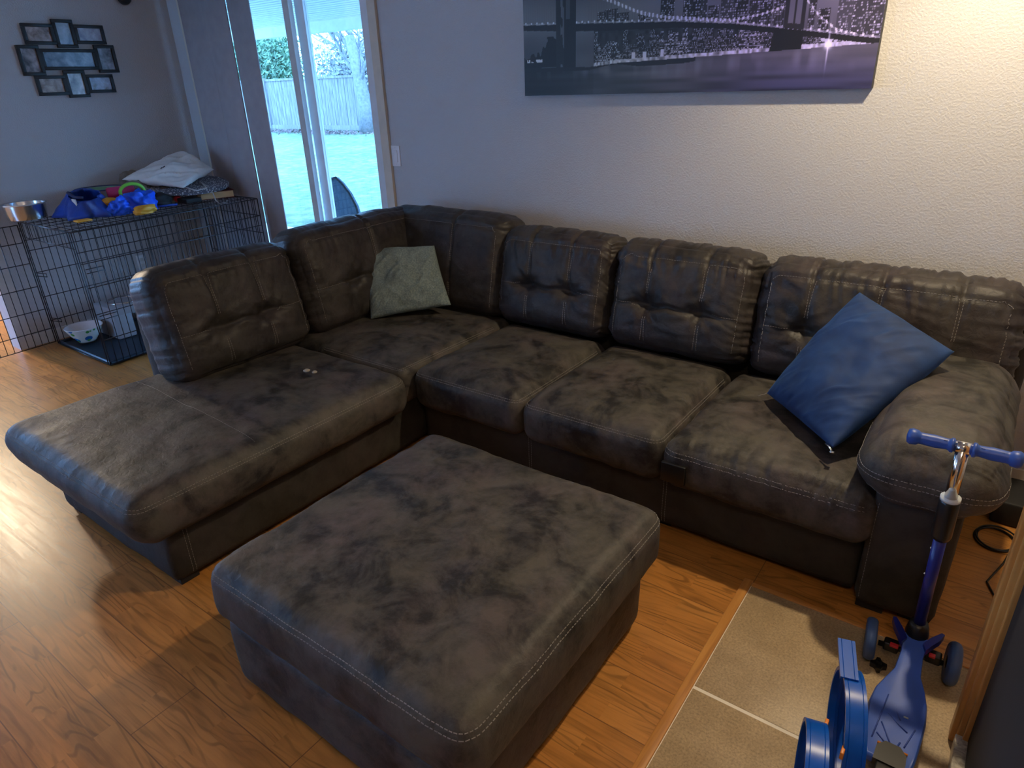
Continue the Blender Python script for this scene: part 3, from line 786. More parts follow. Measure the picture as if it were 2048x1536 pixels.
t = thing('throw_pillow', 'square grey-green woven throw pillow in the corner of the sectional', 'pillow', (-2.5, 2.5, .46))
GC = [(-2.655, 2.290, .462), (-2.32, 2.565, .520), (-2.50, 2.665, .800), (-2.845, 2.46, .790)]
V, F = pillow('cover', GC, .14, M['chenille'], None, 9.1, wr=.010, pull=.03, n=80)
mk('cover', V, F, M['chenille'], t)

# ------------------------------------------------------------------ hearth and fireplace
HX0, HX1, HY1 = -.452, .205, 1.905
def hearth():
    q = G(); ZT = .006
    struct('trim_2', *(lambda w: (w.V, w.F))(G().box(HX0-.022, HX0+.008, -2.0, HY1+.02, 0, .011, bev=.003)), M['oak_y'], True)
    struct('trim_3', *(lambda w: (w.V, w.F))(G().box(HX0+.008, .205, HY1-.005, HY1+.014, 0, .009, bev=.003)), M['oak_x'], True)
    g0 = G().box(HX0+.008, .8, -2.0, HY1-.005, 0, ZT-.0012); o = g0.out('hearth_grout', M['grout'], None, False); o.name = 'floor_hearth_grout'; o['kind'] = 'structure'
    tl = G(); s = .511; y = HY1-.005; gy = .0055
    ys = [HY1-.005, 1.396, .885, .374, -.137, -.65]
    for a, b in zip(ys[1:], ys[:-1]):
        tl.box(HX0+.010, .06+.0-.0, a+gy, b-(gy if b != ys[0] else 0), 0, ZT, bev=.0015)
        tl.box(.062, .57, a+gy, b-(gy if b != ys[0] else 0), 0, ZT, bev=.0015)
    o = tl.out('floor_hearth_tile', M['tile'], None, True); o['kind'] = 'structure'; shade_auto(o)
hearth()
fp = thing('fireplace', 'oak trimmed fireplace surround with black metal front at right edge', 'fireplace', (.35, 1.1, 0))
q = G(); q.box(.172, .36, 1.590, 1.665, .012, 1.15, bev=.006).box(.160, .185, 1.600, 1.650, .012, 1.15, bev=.005).box(.185, .21, 1.578, 1.60, .03, 1.15, bev=.004)
shade_auto(q.out('oak_post', M['oak'], fp))
q = G(); q.box(.170, .36, .3, 1.590, .006, .055, bev=.003).box(.205, .36, 1.50, 1.59, .05, 1.1, bev=.003)
shade_auto(q.out('marble_slip', M['marble'], fp))
q = G(); q.box(.197, .36, .75, 1.583, .055, .86, bev=.004)
shade_auto(q.out('black_door_frame', M['black_matte'], fp))
q = G(); q.box(.15, .42, .2, 1.70, 1.15, 1.20, bev=.006).box(.30, .8, .2, 1.665, .0, 1.15)
shade_auto(q.out('mantel', M['oak'], fp))
sbox('wall_chimney', .36, .8, .1, 1.62, 1.2, ZC)

# ------------------------------------------------------------------ scooter
s = thing('kick_scooter', 'blue three-wheeled child kick scooter standing on the hearth tile', 'scooter', (.04, 1.7, .006))
SD = np.array
def deckpoly(k=1.):
    L = [(-.004, 1.385), (-.012, 1.43), (-.022, 1.50), (-.026, 1.555), (-.020, 1.615), (-.004, 1.665), (.010, 1.70), (.014, 1.76), (.010, 1.82), (.022, 1.860)]
    Rr = [(.058, 1.860), (.072, 1.82), (.068, 1.76), (.073, 1.70), (.088, 1.665), (.100, 1.615), (.104, 1.555), (.102, 1.50), (.098, 1.43), (.092, 1.385)]
    return L+Rr
def loft(poly, zf, th, mat, name, parent, cx=None):
    c = np.array(poly).mean(0); P = np.array(poly); s_ = G(); n = len(P); V = []
    rings = [(1.0, -th), (1.03, -th*.5), (1.0, -.003), (.95, 0), (.90, -.001), (.5, -.002)]
    for k, dz in rings:
        for x, y in P:
            # shrink only in x about the axis for long decks
            xx = .039+(x-.039)*k; yy = c[1]+(y-c[1])*(1-(1-k)*.35)
            V.append((xx, yy, zf(yy)+dz))
    F = []
    for i in range(len(rings)-1):
        for j in range(n): F.append((i*n+j, i*n+(j+1) % n, (i+1)*n+(j+1) % n, (i+1)*n+j))
    F.append(tuple(range((len(rings)-1)*n, len(rings)*n))); F.append(tuple(range(n-1, -1, -1)))
    s_.put(V, [f[::-1] for f in F]); return s_.out(name, mat, parent)
zf = lambda y: .078+.035*max(0, min(1, (y-1.66)/.14))
dk = loft(deckpoly(), zf, .022, M['scoot_blue'], 'deck', s); shade_auto(dk, 50)
# moulded grooves on the deck
q = G()
for a, b in (((.0, 1.44), (.012, 1.60)), ((.012, 1.50), (.045, 1.435)), ((.02, 1.535), (.07, 1.50)), ((.028, 1.57), (.05, 1.53)), ((.05, 1.42), (.06, 1.46)), ((.07, 1.45), (.085, 1.52)), ((.008, 1.46), (.03, 1.44))):
    q.tube([(a[0], a[1], .0775), (b[0], b[1], .0775)], .0018, 6)
q.out('grip_ribs', simple('dark_blue_groove', (.03, .07, .34, 1), .5), dk)
G().box(.026, .046, 1.592, 1.597, .0765, .0785).out('scuff', M['clear_rim'], dk); G().box(.055, .066, 1.545, 1.549, .0765, .0785).out('scuff', M['clear_rim'], dk)
# front wings
for sg in (-1, 1):
    P = [(.04+sg*.02, 1.80), (.04+sg*.035, 1.835), (.04+sg*.058, 1.872), (.04+sg*.066, 1.868), (.04+sg*.058, 1.838), (.04+sg*.04, 1.80), (.04+sg*.03, 1.775)]
    if sg > 0: P = P[::-1]
    shade_auto(G().prism(P, .098, .118).out('wing', M['scoot_dark'], s), 30)
# axle, hangers and wheels
ax = G().tube([(-.045, 1.800, .062), (.118, 1.817, .062)], .008, 10); ax.out('axle', M['black_plastic'], s)
for sg, x in ((-1, -.012), (1, .092)):
    yb = 1.803+(.0175 if sg > 0 else 0)
    G().box(x-.020, x+.020, yb-.016, yb+.016, .052, .082, bev=.006).out('hanger', M['black_plastic'], s)
    G().box(x-.012 if sg > 0 else x-.004, x+.004 if sg > 0 else x+.018, yb-.024, yb-.010, .080, .088, bev=.002).out('red_clip', M['red'], s)
def wheel(c, r, w, axis, parent):
    prof = [(r*.30, -w*.5), (r*.72, -w*.5), (r*.80, -w*.42), (r*.86, -w*.5), (r*.95, -w*.36), (r, -w*.12), (r, w*.12), (r*.95, w*.36), (r*.86, w*.5), (r*.80, w*.42), (r*.72, w*.5), (r*.30, w*.5)]
    o = G().lathe(prof, c, 40, axis).out('wheel', M['wheel'], parent)
    G().lathe([(0, -w*.55), (r*.3, -w*.52), (r*.34, -w*.3), (r*.34, w*.3), (r*.3, w*.52), (0, w*.55)], c, 20, axis).out('hub', M['black_plastic'], o)
    return o
wheel((-.066, 1.797, .0685), .0615, .030, (1, .12, .06), s)
wheel((.138, 1.822, .0685), .0615, .030, (1, .10, -.02), s)
wheel((.046, 1.335, .0475), .0405, .026, (1, 0, 0), s)
bk = [(.012, 1.36), (.080, 1.36), (.078, 1.405), (.062, 1.425), (.030, 1.425), (.014, 1.405)]
shade_auto(G().prism(bk, .080, .100).box(.02, .072, 1.30, 1.37, .086, .096, bev=.004).out('brake', M['black_plastic'], s), 30)
G().box(.014, .080, 1.426, 1.431, .0795, .083).out('brake_spring', M['orange'], s)
# stem
b0 = Vector((.040, 1.842, .10)); t0 = Vector((.027, 1.797, .742)); dv = t0-b0
pt_ = lambda k: b0+dv*k
G().tube([pt_(-.03), pt_(.03), pt_(.06), pt_(.085)], [.030, .030, .027, .022], 24).out('stem_joint', M['black_plastic'], s)
G().tube([pt_(.08), pt_(.60)], .0155, 20).out('stem_tube', M['scoot_dark'], s)
G().tube([pt_(.56), pt_(.58), pt_(.745), pt_(.76)], [.020, .024, .024, .020], 20).out('stem_clamp', M['black_plastic'], s)
G().tube([pt_(.755), pt_(.768)], .0235, 20).out('collar', M['clear_rim'], s)
G().tube([pt_(.76), pt_(1.0)], .0150, 20).out('upper_tube', M['chrome'], s)
hz_ = .742
hb = lambda k: Vector((.027, 1.797, hz_))+Vector((1, .02, .0)).normalized()*k
hbo = G().tube([hb(-.1), hb(.1)], .0105, 16).tube([hb(-.018), hb(.018)], .0155, 16).out('handlebar', M['chrome'], s)
for sg in (-1, 1):
    k = [.018, .020, .026, .029, .034, .060, .088, .094, .098, .112, .120, .1225]
    rr = [.013, .0185, .0185, .0150, .0140, .0165, .0150, .0150, .0190, .0210, .0170, .004]
    gp = G().tube([hb(sg*x) for x in k], rr, 24).out('grip', M['grip'], s)
    q = G()
    for j in range(4):
        c0 = .040+j*.013; q.tube([hb(sg*(c0+.005*math.cos(a)))+Vector((0, .0046*math.sin(a)-.004, .0126)) for a in np.linspace(0, 2*PI, 12)[:-1]], .0008, 5, closed=True)
    q.out('grip_pattern', M['grip'], gp)
for k, z in ((.50, 0), (.36, 0)):
    p = pt_(k)+Vector((-.0155, -.003, 0)); G().lathe([(0, .0025), (.0025, .0018), (.003, 0)], p, 10, (-1, 0, 0)).out('button', M['clear_rim'], s)
p = pt_(.68)+Vector((-.012, -.015, 0)); G().lathe([(0, .0025), (.003, .0018), (.0035, 0)], p, 10, (-.6, -.8, 0)).out('button', M['chrome'], s)

# small black connector lying on the hearth
q = G(); P = []
for i in range(16):
    a = i*2*PI/16; r_k = .022 if i % 4 in (0, 1) else .014; P.append((-.030+r_k*math.cos(a), 1.762+r_k*1.1*math.sin(a)))
q.prism(P, .0065, .022).lathe([(.008, .022), (.008, .030), (.004, .031), (.004, .024)], (-.030, 1.762, 0), 14)
o = q.out('track_connector', M['black_plastic'], None, False, loc=(-.03, 1.762, .006)); tag(o, 'small black notched plastic piece on the hearth by the scooter wheel', 'toy part')

# ------------------------------------------------------------------ blue toy track
def strip(P, N, w, axis, closed=False, th=.003, rail=.006):
    """flat railed strip along points P with outward normals N, width along axis"""
    prof = [(-w/2, th), (-w/2, -rail), (-w/2+.0035, -rail), (-w/2+.0035, 0), (-.004, 0), (-.003, -.0015), (.003, -.0015), (.004, 0), (w/2-.0035, 0), (w/2-.0035, -rail), (w/2, -rail), (w/2, th), (w/2-.007, th), (w/2-.008, th-.0012), (w/2-.009, th), (-w/2+.009, th), (-w/2+.008, th-.0012), (-w/2+.007, th)]
    V = []; m = len(prof); k = len(P)
    for p, n, a in zip(P, N, axis):
        for x, y in prof: V.append(p+a*x+n*y)
    F = []
    for i in range(k if closed else k-1):
        for j in range(m): F.append((i*m+j, ((i+1) % k)*m+j, ((i+1) % k)*m+(j+1) % m, i*m+(j+1) % m))
    if not closed: F += [tuple(range(m)), tuple(range(k*m-1, (k-1)*m-1, -1))]
    return V, F
def ring(c, r, a, tail=False):
    ax = Vector((math.cos(a), -math.sin(a), 0)); fw = Vector((math.sin(a), math.cos(a), 0)); up = Vector((0, 0, 1))
    th = np.linspace(0, 2*PI, 73)[:-1]
    P = [Vector(c)+fw*r*math.cos(x)+up*r*math.sin(x) for x in th]; N = [fw*math.cos(x)+up*math.sin(x) for x in th]
    return strip(P, N, .045, [ax]*len(P), True), (Vector(c), ax, fw, up)
tk = thing('toy_track', 'glossy blue plastic toy car track coiled into upright loops on the hearth', 'toy track', (-.07, 1.3, .006))
(V, F), fr_ = ring((-.054, 1.345, .152), .143, -.27); shade_auto(G().put(V, F).out('loop', M['track'], tk), 40)
(V, F), fr2 = ring((-.088, 1.145, .152), .143, -.22); shade_auto(G().put(V, F).out('loop', M['track'], tk), 40)
# straight end standing up behind the first loop
c, ax, fw, up = fr_
P = [c+fw*k*.01+up*(.146+.0)+Vector((0, 0, .0)) for k in range(2, 15)]
P = [Vector((p.x-.012, p.y, p.z+.006*i/12)) for i, p in enumerate(P)]
V, F = strip(P, [up]*len(P), .039, [ax]*len(P)); shade_auto(G().put(V, F).out('straight_piece', M['track'], tk), 40)
for f0, ang, sd in ((fr_, 2.6, -1), (fr2, 2.5, -1), (fr2, .6, 1)):
    p = f0[0]+f0[2]*.143*math.cos(ang)+f0[3]*.143*math.sin(ang)+f0[1]*sd*.024
    G().box(p[0]-.004, p[0]+.004, p[1]-.012, p[1]+.012, p[2]-.010, p[2]+.010, bev=.002).out('orange_clip', M['orange'], tk)

# ------------------------------------------------------------------ cable by the wall, black box
q = G()
for k, (rr, dz) in enumerate(((.062, .004), (.058, .008), (.066, .012))):
    q.tube([(.205+rr*math.cos(a)+.004*k, 2.64+rr*1.25*math.sin(a), dz) for a in np.linspace(0, 2*PI, 40)[:-1]], .0032, 6, closed=True)
q.tube([(.205+.062, 2.64, .006), (.24, 2.5, .004), (.20, 2.36, .004), (.26, 2.2, .004), (.33, 2.1, .004)], .0032, 6)
o = q.out('power_cable', M['black_plastic'], None, loc=(.205, 2.64, 0)); tag(o, 'thin black cable coiled on the wood floor right of the sofa arm', 'cable')
o = G().box(.18, .38, 2.76, 2.98, 0.003, .10, bev=.01).out('black_box', M['black_matte'], None, loc=(.23, 2.9, 0)); tag(o, 'low black box on the floor in the corner behind the sofa arm', 'box')

# ------------------------------------------------------------------ dog crate
CR = Vector((-4.50, 1.67, 0)); CW, CL, CH_, ca = .775, 1.33, .865, R(3.0)
cu = Vector((-math.cos(R(-1)), -math.sin(R(-1))*0, 0)).normalized(); cv = Vector((-math.sin(ca), math.cos(ca), 0))
cr = lambda a, b, z: CR+cu*a+cv*b+Vector((0, 0, z))
t = thing('dog_crate', 'long black wire dog crate with open end standing along the left wall', 'dog crate', tuple(CR+cu*.4+cv*.66))
def panel(fn, La, Lb, da, rows, name, r=.0024, rf=.0038, parent=t, extra=()):
    q = G(); n = int(round(La/da))
    for i in range(n+1):
        a = La*i/n; q.tube([fn(a, 0), fn(a, Lb)], rf if i in (0, n) else r, 5)
    for z in rows: q.tube([fn(0, z), fn(La, z)], rf*.8, 5)
    for e in extra: q.tube([fn(*p) for p in e], rf*.8, 5)
    return q.out(name, M['wire'], parent)
rows = [0, .17, .34, .51, .66, .73, CH_]
latch = lambda a, z: [(a, z), (a+.11, z), (a+.11, z+.025), (a, z+.025)]
panel(lambda a, z: cr(.0, a, z+.012), CL, CH_-.012, .044, rows[:-1]+[CH_-.012], 'front_panel', extra=[latch(.02, .60), latch(.02, .30), [(.45, .06), (.45, .80)], [(.95, .06), (.95, .80)], [(.45, .80), (.95, .80)]])
panel(lambda a, z: cr(CW, a, z+.012), CL, CH_-.012, .044, rows[:-1]+[CH_-.012], 'back_panel')
panel(lambda a, z: cr(a, CL, z+.012), CW, CH_-.012, .044, [0, .2, .4, .6, .73, CH_-.012], 'end_panel')
q = G(); n = 30
for i in range(n+1): q.tube([cr(0, CL*i/n, CH_+.004), cr(CW, CL*i/n, CH_+.004)], .0019, 5)
for k in (0, .12, .26, .40, .52, .65, CW): q.tube([cr(k, 0, CH_), cr(k, CL, CH_)], .0026, 5)
q.out('top_panel', M['wire'], t)
q = G(); q.tube([cr(0, 0, .012), cr(CW, 0, .012)], .0035, 5).tube([cr(0, 0, CH_), cr(CW, 0, CH_)], .0035, 5).tube([cr(0, 0, CH_-.10), cr(CW, 0, CH_-.10)], .0028, 5)
for k in (0, .03, CW-.03, CW): q.tube([cr(k, 0, .012), cr(k, 0, CH_)], .0032, 5)
n = 14
for i in range(1, n): q.tube([cr(CW*i/n, 0, CH_-.10), cr(CW*i/n, 0, CH_)], .0019, 5)
q.out('door_opening_frame', M['wire'], t)
# open end door swung back along the wall
dv_ = (Vector((.05, -1, 0))).normalized(); dn = lambda a, z: cr(CW, -.012, 0)+dv_*a+Vector((0, 0, z+.03))
dp = panel(dn, .74, CH_-.05, .044, [0, .10, .24, .40, .56, .70, CH_-.05], 'door_panel', extra=[[(.0, .03), (.0, .8)]])
for z in (.18, .50): G().tube([cr(CW+.004, -.002, z), cr(CW-.10, .03, z), cr(CW-.10, .03, z+.022), cr(CW+.004, -.002, z+.022)], .0028, 5).out('latch', M['wire'], t)
for z in (.12, .36, .60, .80): G().tube([cr(CW, -.006, z)+Vector((.008*math.cos(a), .008*math.sin(a), .004*a/3)) for a in np.linspace(0, 6*PI, 24)], .0016, 5).out('hinge_coil', M['wire'], t)
# tray
V = []; o = G()
o.put([cr(a, b, z) for z in (.006, .014) for (a, b) in ((.01, .01), (CW-.01, .01), (CW-.01, CL-.01), (.01, CL-.01))], [(0, 1, 2, 3), (7, 6, 5, 4), (0, 4, 5, 1), (1, 5, 6, 2), (2, 6, 7, 3), (3, 7, 4, 0)])
for (a0, b0_, a1, b1_) in ((.01, .01, CW-.01, .01), (CW-.01, .01, CW-.01, CL-.01), (.01, CL-.01, CW-.01, CL-.01), (.01, .01, .01, CL-.01)):
    o.tube([cr(a0, b0_, .022), cr(a1, b1_, .022)], .010, 6)
shade_auto(o.out('tray', M['tray'], t))

# things in the crate
cc = Vector((-5.085, 1.79, .030))
b = thing('pet_bowl', 'white ceramic bowl with blue and green leaf pattern in the open crate end', 'bowl', tuple(cc))
def m_leafbowl():
    t_ = NT('leaf_pattern_glaze'); v = t_.coord(scale=(1, 1, 1))
    k = t_.add('ShaderNodeTexVoronoi'); k.inputs['Scale'].default_value = 13; t_.l(v, k.inputs['Vector'])
    c = t_.ramp(k.outputs['Distance'], [(.30, (.02, .13, .38, 1)), (.34, (.60, .66, .62, 1))])
    k2 = t_.add('ShaderNodeTexVoronoi'); k2.inputs['Scale'].default_value = 17; t_.l(v, k2.inputs['Vector'])
    gg = t_.ramp(k2.outputs['Distance'], [(.22, g(1)), (.25, g(0))])
    t_.l(t_.mix(gg, c, (.06, .30, .08, 1)), t_.b.inputs['Base Color']); t_.b.inputs['Roughness'].default_value = .15; return t_.m
G().lathe([(0, .004), (.05, .004), (.056, 0), (.062, .012), (.090, .05), (.115, .094), (.121, .108)], cc, 40).out('bowl_outside', m_leafbowl(), b)
G().lathe([(.1215, .1078), (.119, .112), (.114, .108), (.085, .052), (.055, .018), (0, .012)], cc, 40).out('bowl_inside', simple('white_glaze', (.62, .63, .66, 1), .15), b)
# raised feeder
fd = thing('raised_feeder', 'grey plastic raised pet feeder holding steel bowls inside the crate', 'pet feeder', (-5.0, 2.2, .016))
q = G()
def arch(x0, x1, y0, y1):  # body seen as a table with solid end legs
    q.box(x0, x1, y0, y1, .175, .245, bev=.012)
    q.box(x0, x1, y0, y0+.13, .016, .20, bev=.012); q.box(x0, x1, y1-.13, y1, .016, .20, bev=.012)
arch(-5.22, -4.93, 1.935, 2.56)
shade_auto(q.out('stand', M['grey_feeder'], fd), 30)
for y in (2.09, 2.40):
    G().lathe([(.112, .247), (.116, .254), (.104, .256), (.098, .245), (.085, .215), (.06, .195), (0, .193)], (-5.075, y, 0), 36).out('steel_bowl', M['steel'], fd)

# things on the crate
ZT = CH_+.0075
c = (-5.265, 1.730, ZT)
t = thing('steel_bowl', 'large stainless steel bowl on the left end of the wire crate', 'bowl', c)
G().lathe([(0, .002), (.100, 0), (.112, .008), (.119, .05), (.122, .098), (.130, .104), (.134, .101), (.130, .108), (.120, .102), (.115, .055), (.106, .014), (0, .008)], c, 48).out('bowl_body', M['steel'], t); shade_auto(t.children[0], 30) if t.children else None

def blob(name, c, s_, seed, mat, amp=.25, fr=6, parent=None, flat=True, n=22, rz=0.):
    V, F, q, nn = rbox(1, 1, 1, 1, .17)
    V = V/np.linalg.norm(V, axis=1, keepdims=True)
    V = V*(1+amp*fbm(V*fr*.3+seed, 3)[:, None]+amp*.3*(1-2*np.abs(vnoise(V*fr+seed)))[:, None])
    V = V*np.array(s_)
    cr_, sr_ = math.cos(rz), math.sin(rz); V = np.stack([V[:, 0]*cr_-V[:, 1]*sr_, V[:, 0]*sr_+V[:, 1]*cr_, V[:, 2]], 1)
    if flat: V[:, 2] = np.maximum(V[:, 2], -s_[2]*.62)
    V[:, 2] += -V[:, 2].min()
    return mk(name, V+np.array(c), F, mat, parent)
# blue cloth heap: an open fabric tote flopped on its side
t = thing('cloth_tote', 'crumpled dark blue cloth tote bag slumped on the crate top', 'bag', (-4.98, 1.98, ZT), 0)
V = []; F = []; n = 44; m = 9
top = Vector((-5.02, 2.0, ZT))
for j in range(m):
    k = j/(m-1)
    for i in range(n):
        a = 2*PI*i/n
        rx = (.20*(1-k)+.135*k); ry = (.165*(1-k)+.085*k)
        w_ = 1+(.16*(1-k)+.05)*math.sin(a*5+k*2)+.06*math.sin(a*11+k*5)
        V.append((top.x+rx*w_*math.cos(a)+.02*k, top.y+ry*w_*math.sin(a), ZT+.135*k**.8*(1+.20*math.cos(a-2.4)*k)+.004))
for j in range(m-1):
    for i in range(n): F.append((j*n+i, j*n+(i+1) % n, (j+1)*n+(i+1) % n, (j+1)*n+i))
F.append(tuple(range(n-1, -1, -1)))
o = mk('tote_body', V, F, M['tote'], t)
so = o.modifiers.new('thickness', 'SOLIDIFY'); so.thickness = .004
G().box(-4.965, -4.915, 1.905, 1.912, ZT+.085, ZT+.125).out('care_label', M['white_bag'], t, False)
G().tube([(-5.14, 1.98, ZT+.14), (-5.05, 1.93, ZT+.155), (-4.95, 1.92, ZT+.135), (-4.90, 1.95, ZT+.13)], .010, 8).out('handle', simple('navy_strap', (.006, .014, .07, 1), .6), t)
G().box(-4.84, -4.77, 1.83, 1.92, ZT, ZT+.012, bev=.004).out('yellow_lining', M['yellow'], t)
# bright blue and amber cloth toy
t = thing('plush_toy', 'bright blue and amber cloth toy on the crate beside the lime ring', 'toy', (-4.80, 2.22, ZT))
blob('body', (-4.84, 2.28, ZT), (.085, .105, .085), 3.1, M['bright_blue'], .36, 7, t, rz=.5)
blob('body_fold', (-4.82, 2.12, ZT), (.06, .07, .065), 8.1, M['bright_blue'], .42, 7, t)
blob('amber_patch', (-4.715, 2.235, ZT), (.045, .085, .035), 4.4, M['yellow'], .3, 6, t, rz=.2)
blob('amber_patch', (-4.90, 2.10, ZT+.06), (.045, .06, .03), 5.4, M['yellow'], .15, 4, t)
# magenta cylinder
o = G().lathe([(0, -.085), (.035, -.085), (.042, -.075), (.042, .075), (.035, .085), (0, .085)], (-4.99, 2.235, ZT+.12), 24, (.35, 1, .05)).out('rolled_toy', M['pink'], None, loc=(-4.99, 2.2, ZT+.1)); shade_auto(o)
tag(o, 'magenta cylindrical toy lying between the tote and the lime ring', 'toy')
o = G().tube([(-4.90+.012*math.cos(a), 2.27+.075*math.cos(a), ZT+.125+.052*math.sin(a)) for a in np.linspace(0, 2*PI, 40)[:-1]], .011, 10, closed=True).out('toy_ring', M['lime'], None, loc=(-4.90, 2.27, ZT+.13))
tag(o, 'lime green plastic ring standing against the blue cloth toy', 'toy')
c = (-5.22, 2.20, ZT)
t = thing('plastic_basin', 'green and white plastic basin at the back of the crate top', 'basin', c)
G().lathe([(0, .004), (.09, 0), (.105, .01), (.135, .10), (.150, .135)], c, 40).out('basin_body', M['clear_rim'], t)
G().lathe([(.149, .134), (.130, .10), (.10, .02), (0, .012)], c, 40).out('basin_inside', M['green_bin'], t)
G().lathe([(.150, .134), (.158, .138), (.155, .143), (.147, .139)], c, 40).out('rim', simple('dark_blue_rim', (.03, .05, .14, 1), .4), t)
# dark pouch
o = blob('dark_pouch', (-4.93, 2.44, ZT), (.075, .10, .055), 6.6, M['black_matte'], .2, 5); tag(o, 'dark folded pouch on the crate behind the blue cloth toy', 'pouch')
# brown plush pile
for i, (p, s_, lb) in enumerate((((-5.27, 2.47, ZT), (.085, .095, .13), 'brown plush animal, back one of the pile against the wall'),
                                 ((-5.10, 2.38, ZT), (.085, .08, .10), 'brown plush animal, left front one of the pile on the crate'),
                                 ((-5.05, 2.60, ZT), (.08, .10, .085), 'brown plush animal with a round head under the board'))):
    t = thing('plush_animal', lb, 'stuffed toy', p, 0, 'brown plush animals on the crate')
    blob('body', p, s_, 2.2+i*3, M['plush'], .22, 6, t)
    blob('head', (p[0]+.045, p[1]-.05, p[2]+s_[2]*.7), (.045, .045, .042), 5.2+i, M['plush'], .15, 6, t)
    for dx in (-.02, .03): blob('ear', (p[0]+.04+dx, p[1]-.035, p[2]+s_[2]*.7+.055), (.012, .010, .016), 1.2+i, M['plush'], .1, 4, t)
# small tabletop ironing board lying across the toys
bc = Vector((-4.99, 2.66, ZT+.110)); 
t = thing('ironing_board', 'small tabletop ironing board with grey speckled cover on the plush pile', 'ironing board', tuple(bc))
bx = Vector((.42, .30, -.02)); 
def bp(s_, w_): return bc+Vector((.45, .89, -.03)).normalized()*s_+Vector((.89, -.45, -.28)).normalized()*w_
prof = []
for i in range(48):
    a = 2*PI*i/48; prof.append((.335*math.cos(a)*(1), .155*math.sin(a)*(1-.18*math.cos(a)*-1)))
q = G(); V = [bp(x, y)+Vector((0, 0, -.012)) for x, y in prof]+[bp(x*1.01, y*1.01)+Vector((0, 0, .004)) for x, y in prof]+[bp(x*.97, y*.95)+Vector((0, 0, .014)) for x, y in prof]
F = [tuple(range(47, -1, -1)), tuple(range(96, 144))]+[(k*48+i, k*48+(i+1) % 48, (k+1)*48+(i+1) % 48, (k+1)*48+i) for k in (0, 1) for i in range(48)]
q.put(V, F); shade_auto(q.out('board_top', M['board'], t), 40)
hp = bp(.20, .13)
G().tube([hp+Vector((0, 0, -.005)), hp+Vector((.035, -.01, -.035)), hp+Vector((.045, -.012, -.065)), hp+Vector((.070, .0, -.088)), hp+Vector((.10, .03, -.085)), hp+Vector((.110, .045, -.068))], .0045, 8).out('hook', M['white_trim'], t)
G().tube([bp(.02, .03)+Vector((0, 0, .02)), bp(.02, .10)+Vector((0, 0, .025)), bp(.10, .15)+Vector((0, 0, .012)), bp(.17, .12)+Vector((0, 0, .018)), bp(.14, .03)+Vector((0, 0, .03))], .006, 8).out('cord', M['white_trim'], t)
# white bag on the board
P0, P1, P2, P3 = [bc+Vector(v) for v in ((-.17, -.32, .045), (.19, -.08, -.025), (.04, .27, .055), (-.20, .20, .19))]
bgC = [tuple(p) for p in (P0, P1, P2, P3)]
t = thing('shopping_bag', 'crumpled white plastic bag with small dark lettering lying on the ironing board', 'bag', tuple(bc+Vector((0, 0, .03))))
V, F = pillow('x', bgC, .085, None, None, 21., wr=.016, pull=.03, n=34)
V[:, 2] += .028
o = mk('bag_body', V, F, M['white_bag'], t)
T = bvh(o); q = G()
def mark(poly, c0, ex, ey, s_):
    for a, b_ in poly:
        pts = []
        for (x, y) in (a, b_):
            pp = c0+ex*x*s_+ey*y*s_; h_ = T.ray_cast(pp+Vector((.15, -.25, .25)), Vector((-.15, .25, -.25)).normalized()); pts.append((h_[0] if h_[0] else pp)+Vector((.001, -.001, .002)))
        q.tube(pts, .0022, 5)
ex = Vector((.35, .9, 0)).normalized(); ey = Vector((-.35, .12, .6)).normalized()
c0 = bc+Vector((-.06, -.05, .075))
mark([((1, 1), (0, .5)), ((0, .5), (1, 0))], c0, ex, ey, .016)
mark([((2.4, 1), (1.7, .8)), ((1.7, .8), (2.3, .4)), ((2.3, .4), (1.6, 0))], c0, ex, ey, .016)
q.out('lettering', M['black_matte'], t)
# book, ball, stick, black case
bkc = thing('book', 'thick book with dark red cover and cream pages at the far crate corner', 'book', (-4.86, 2.86, ZT), R(-22))
def rb(x0, x1, y0, y1, z0, z1):
    V = []; 
    for z in (z0, z1):
        for y in (y0, y1):
            for x in (x0, x1):
                v = Matrix.Rotation(R(-20), 3, 'Z')@Vector((x, y, 0)); V.append((-4.90+v.x, 2.87+v.y, ZT+z))
    return V, [(0, 2, 3, 1), (4, 5, 7, 6), (0, 1, 5, 4), (2, 6, 7, 3), (0, 4, 6, 2), (1, 3, 7, 5)]
mk('pages', *rb(-.075, .075, -.115, .115, .004, .048), M['paper'], bkc, False)
q = G().put(*rb(-.085, .078, -.12, .12, .0, .004)).put(*rb(-.085, .078, -.12, .12, .048, .053)).put(*rb(-.088, -.075, -.12, .12, .0, .053)); q.out('cover', M['book_cover'], bkc, False)
o = G().lathe([(0, -.026)]+[(.026*math.sin(a), -.026*math.cos(a)) for a in np.linspace(.2, PI-.2, 12)]+[(0, .026)], (-4.955, 2.60, ZT+.027), 24).out('toy_ball', M['red'], None, loc=(-4.955, 2.60, ZT)); tag(o, 'small red ball on the crate under the board edge', 'ball')
o = G().box(-4.93, -4.80, 2.58, 2.70, ZT, ZT+.035, bev=.008).out('black_case', M['black_matte'], None, loc=(-4.865, 2.64, ZT)); tag(o, 'flat black case on the crate in front of the red ball', 'case')
o = G().tube([(-4.87, 2.36, ZT+.008), (-4.82, 2.52, ZT+.008)], .008, 8).out('toy_stick', M['tote'], None, loc=(-4.84, 2.44, ZT)); tag(o, 'short blue stick lying on the crate wires by the black case', 'toy')

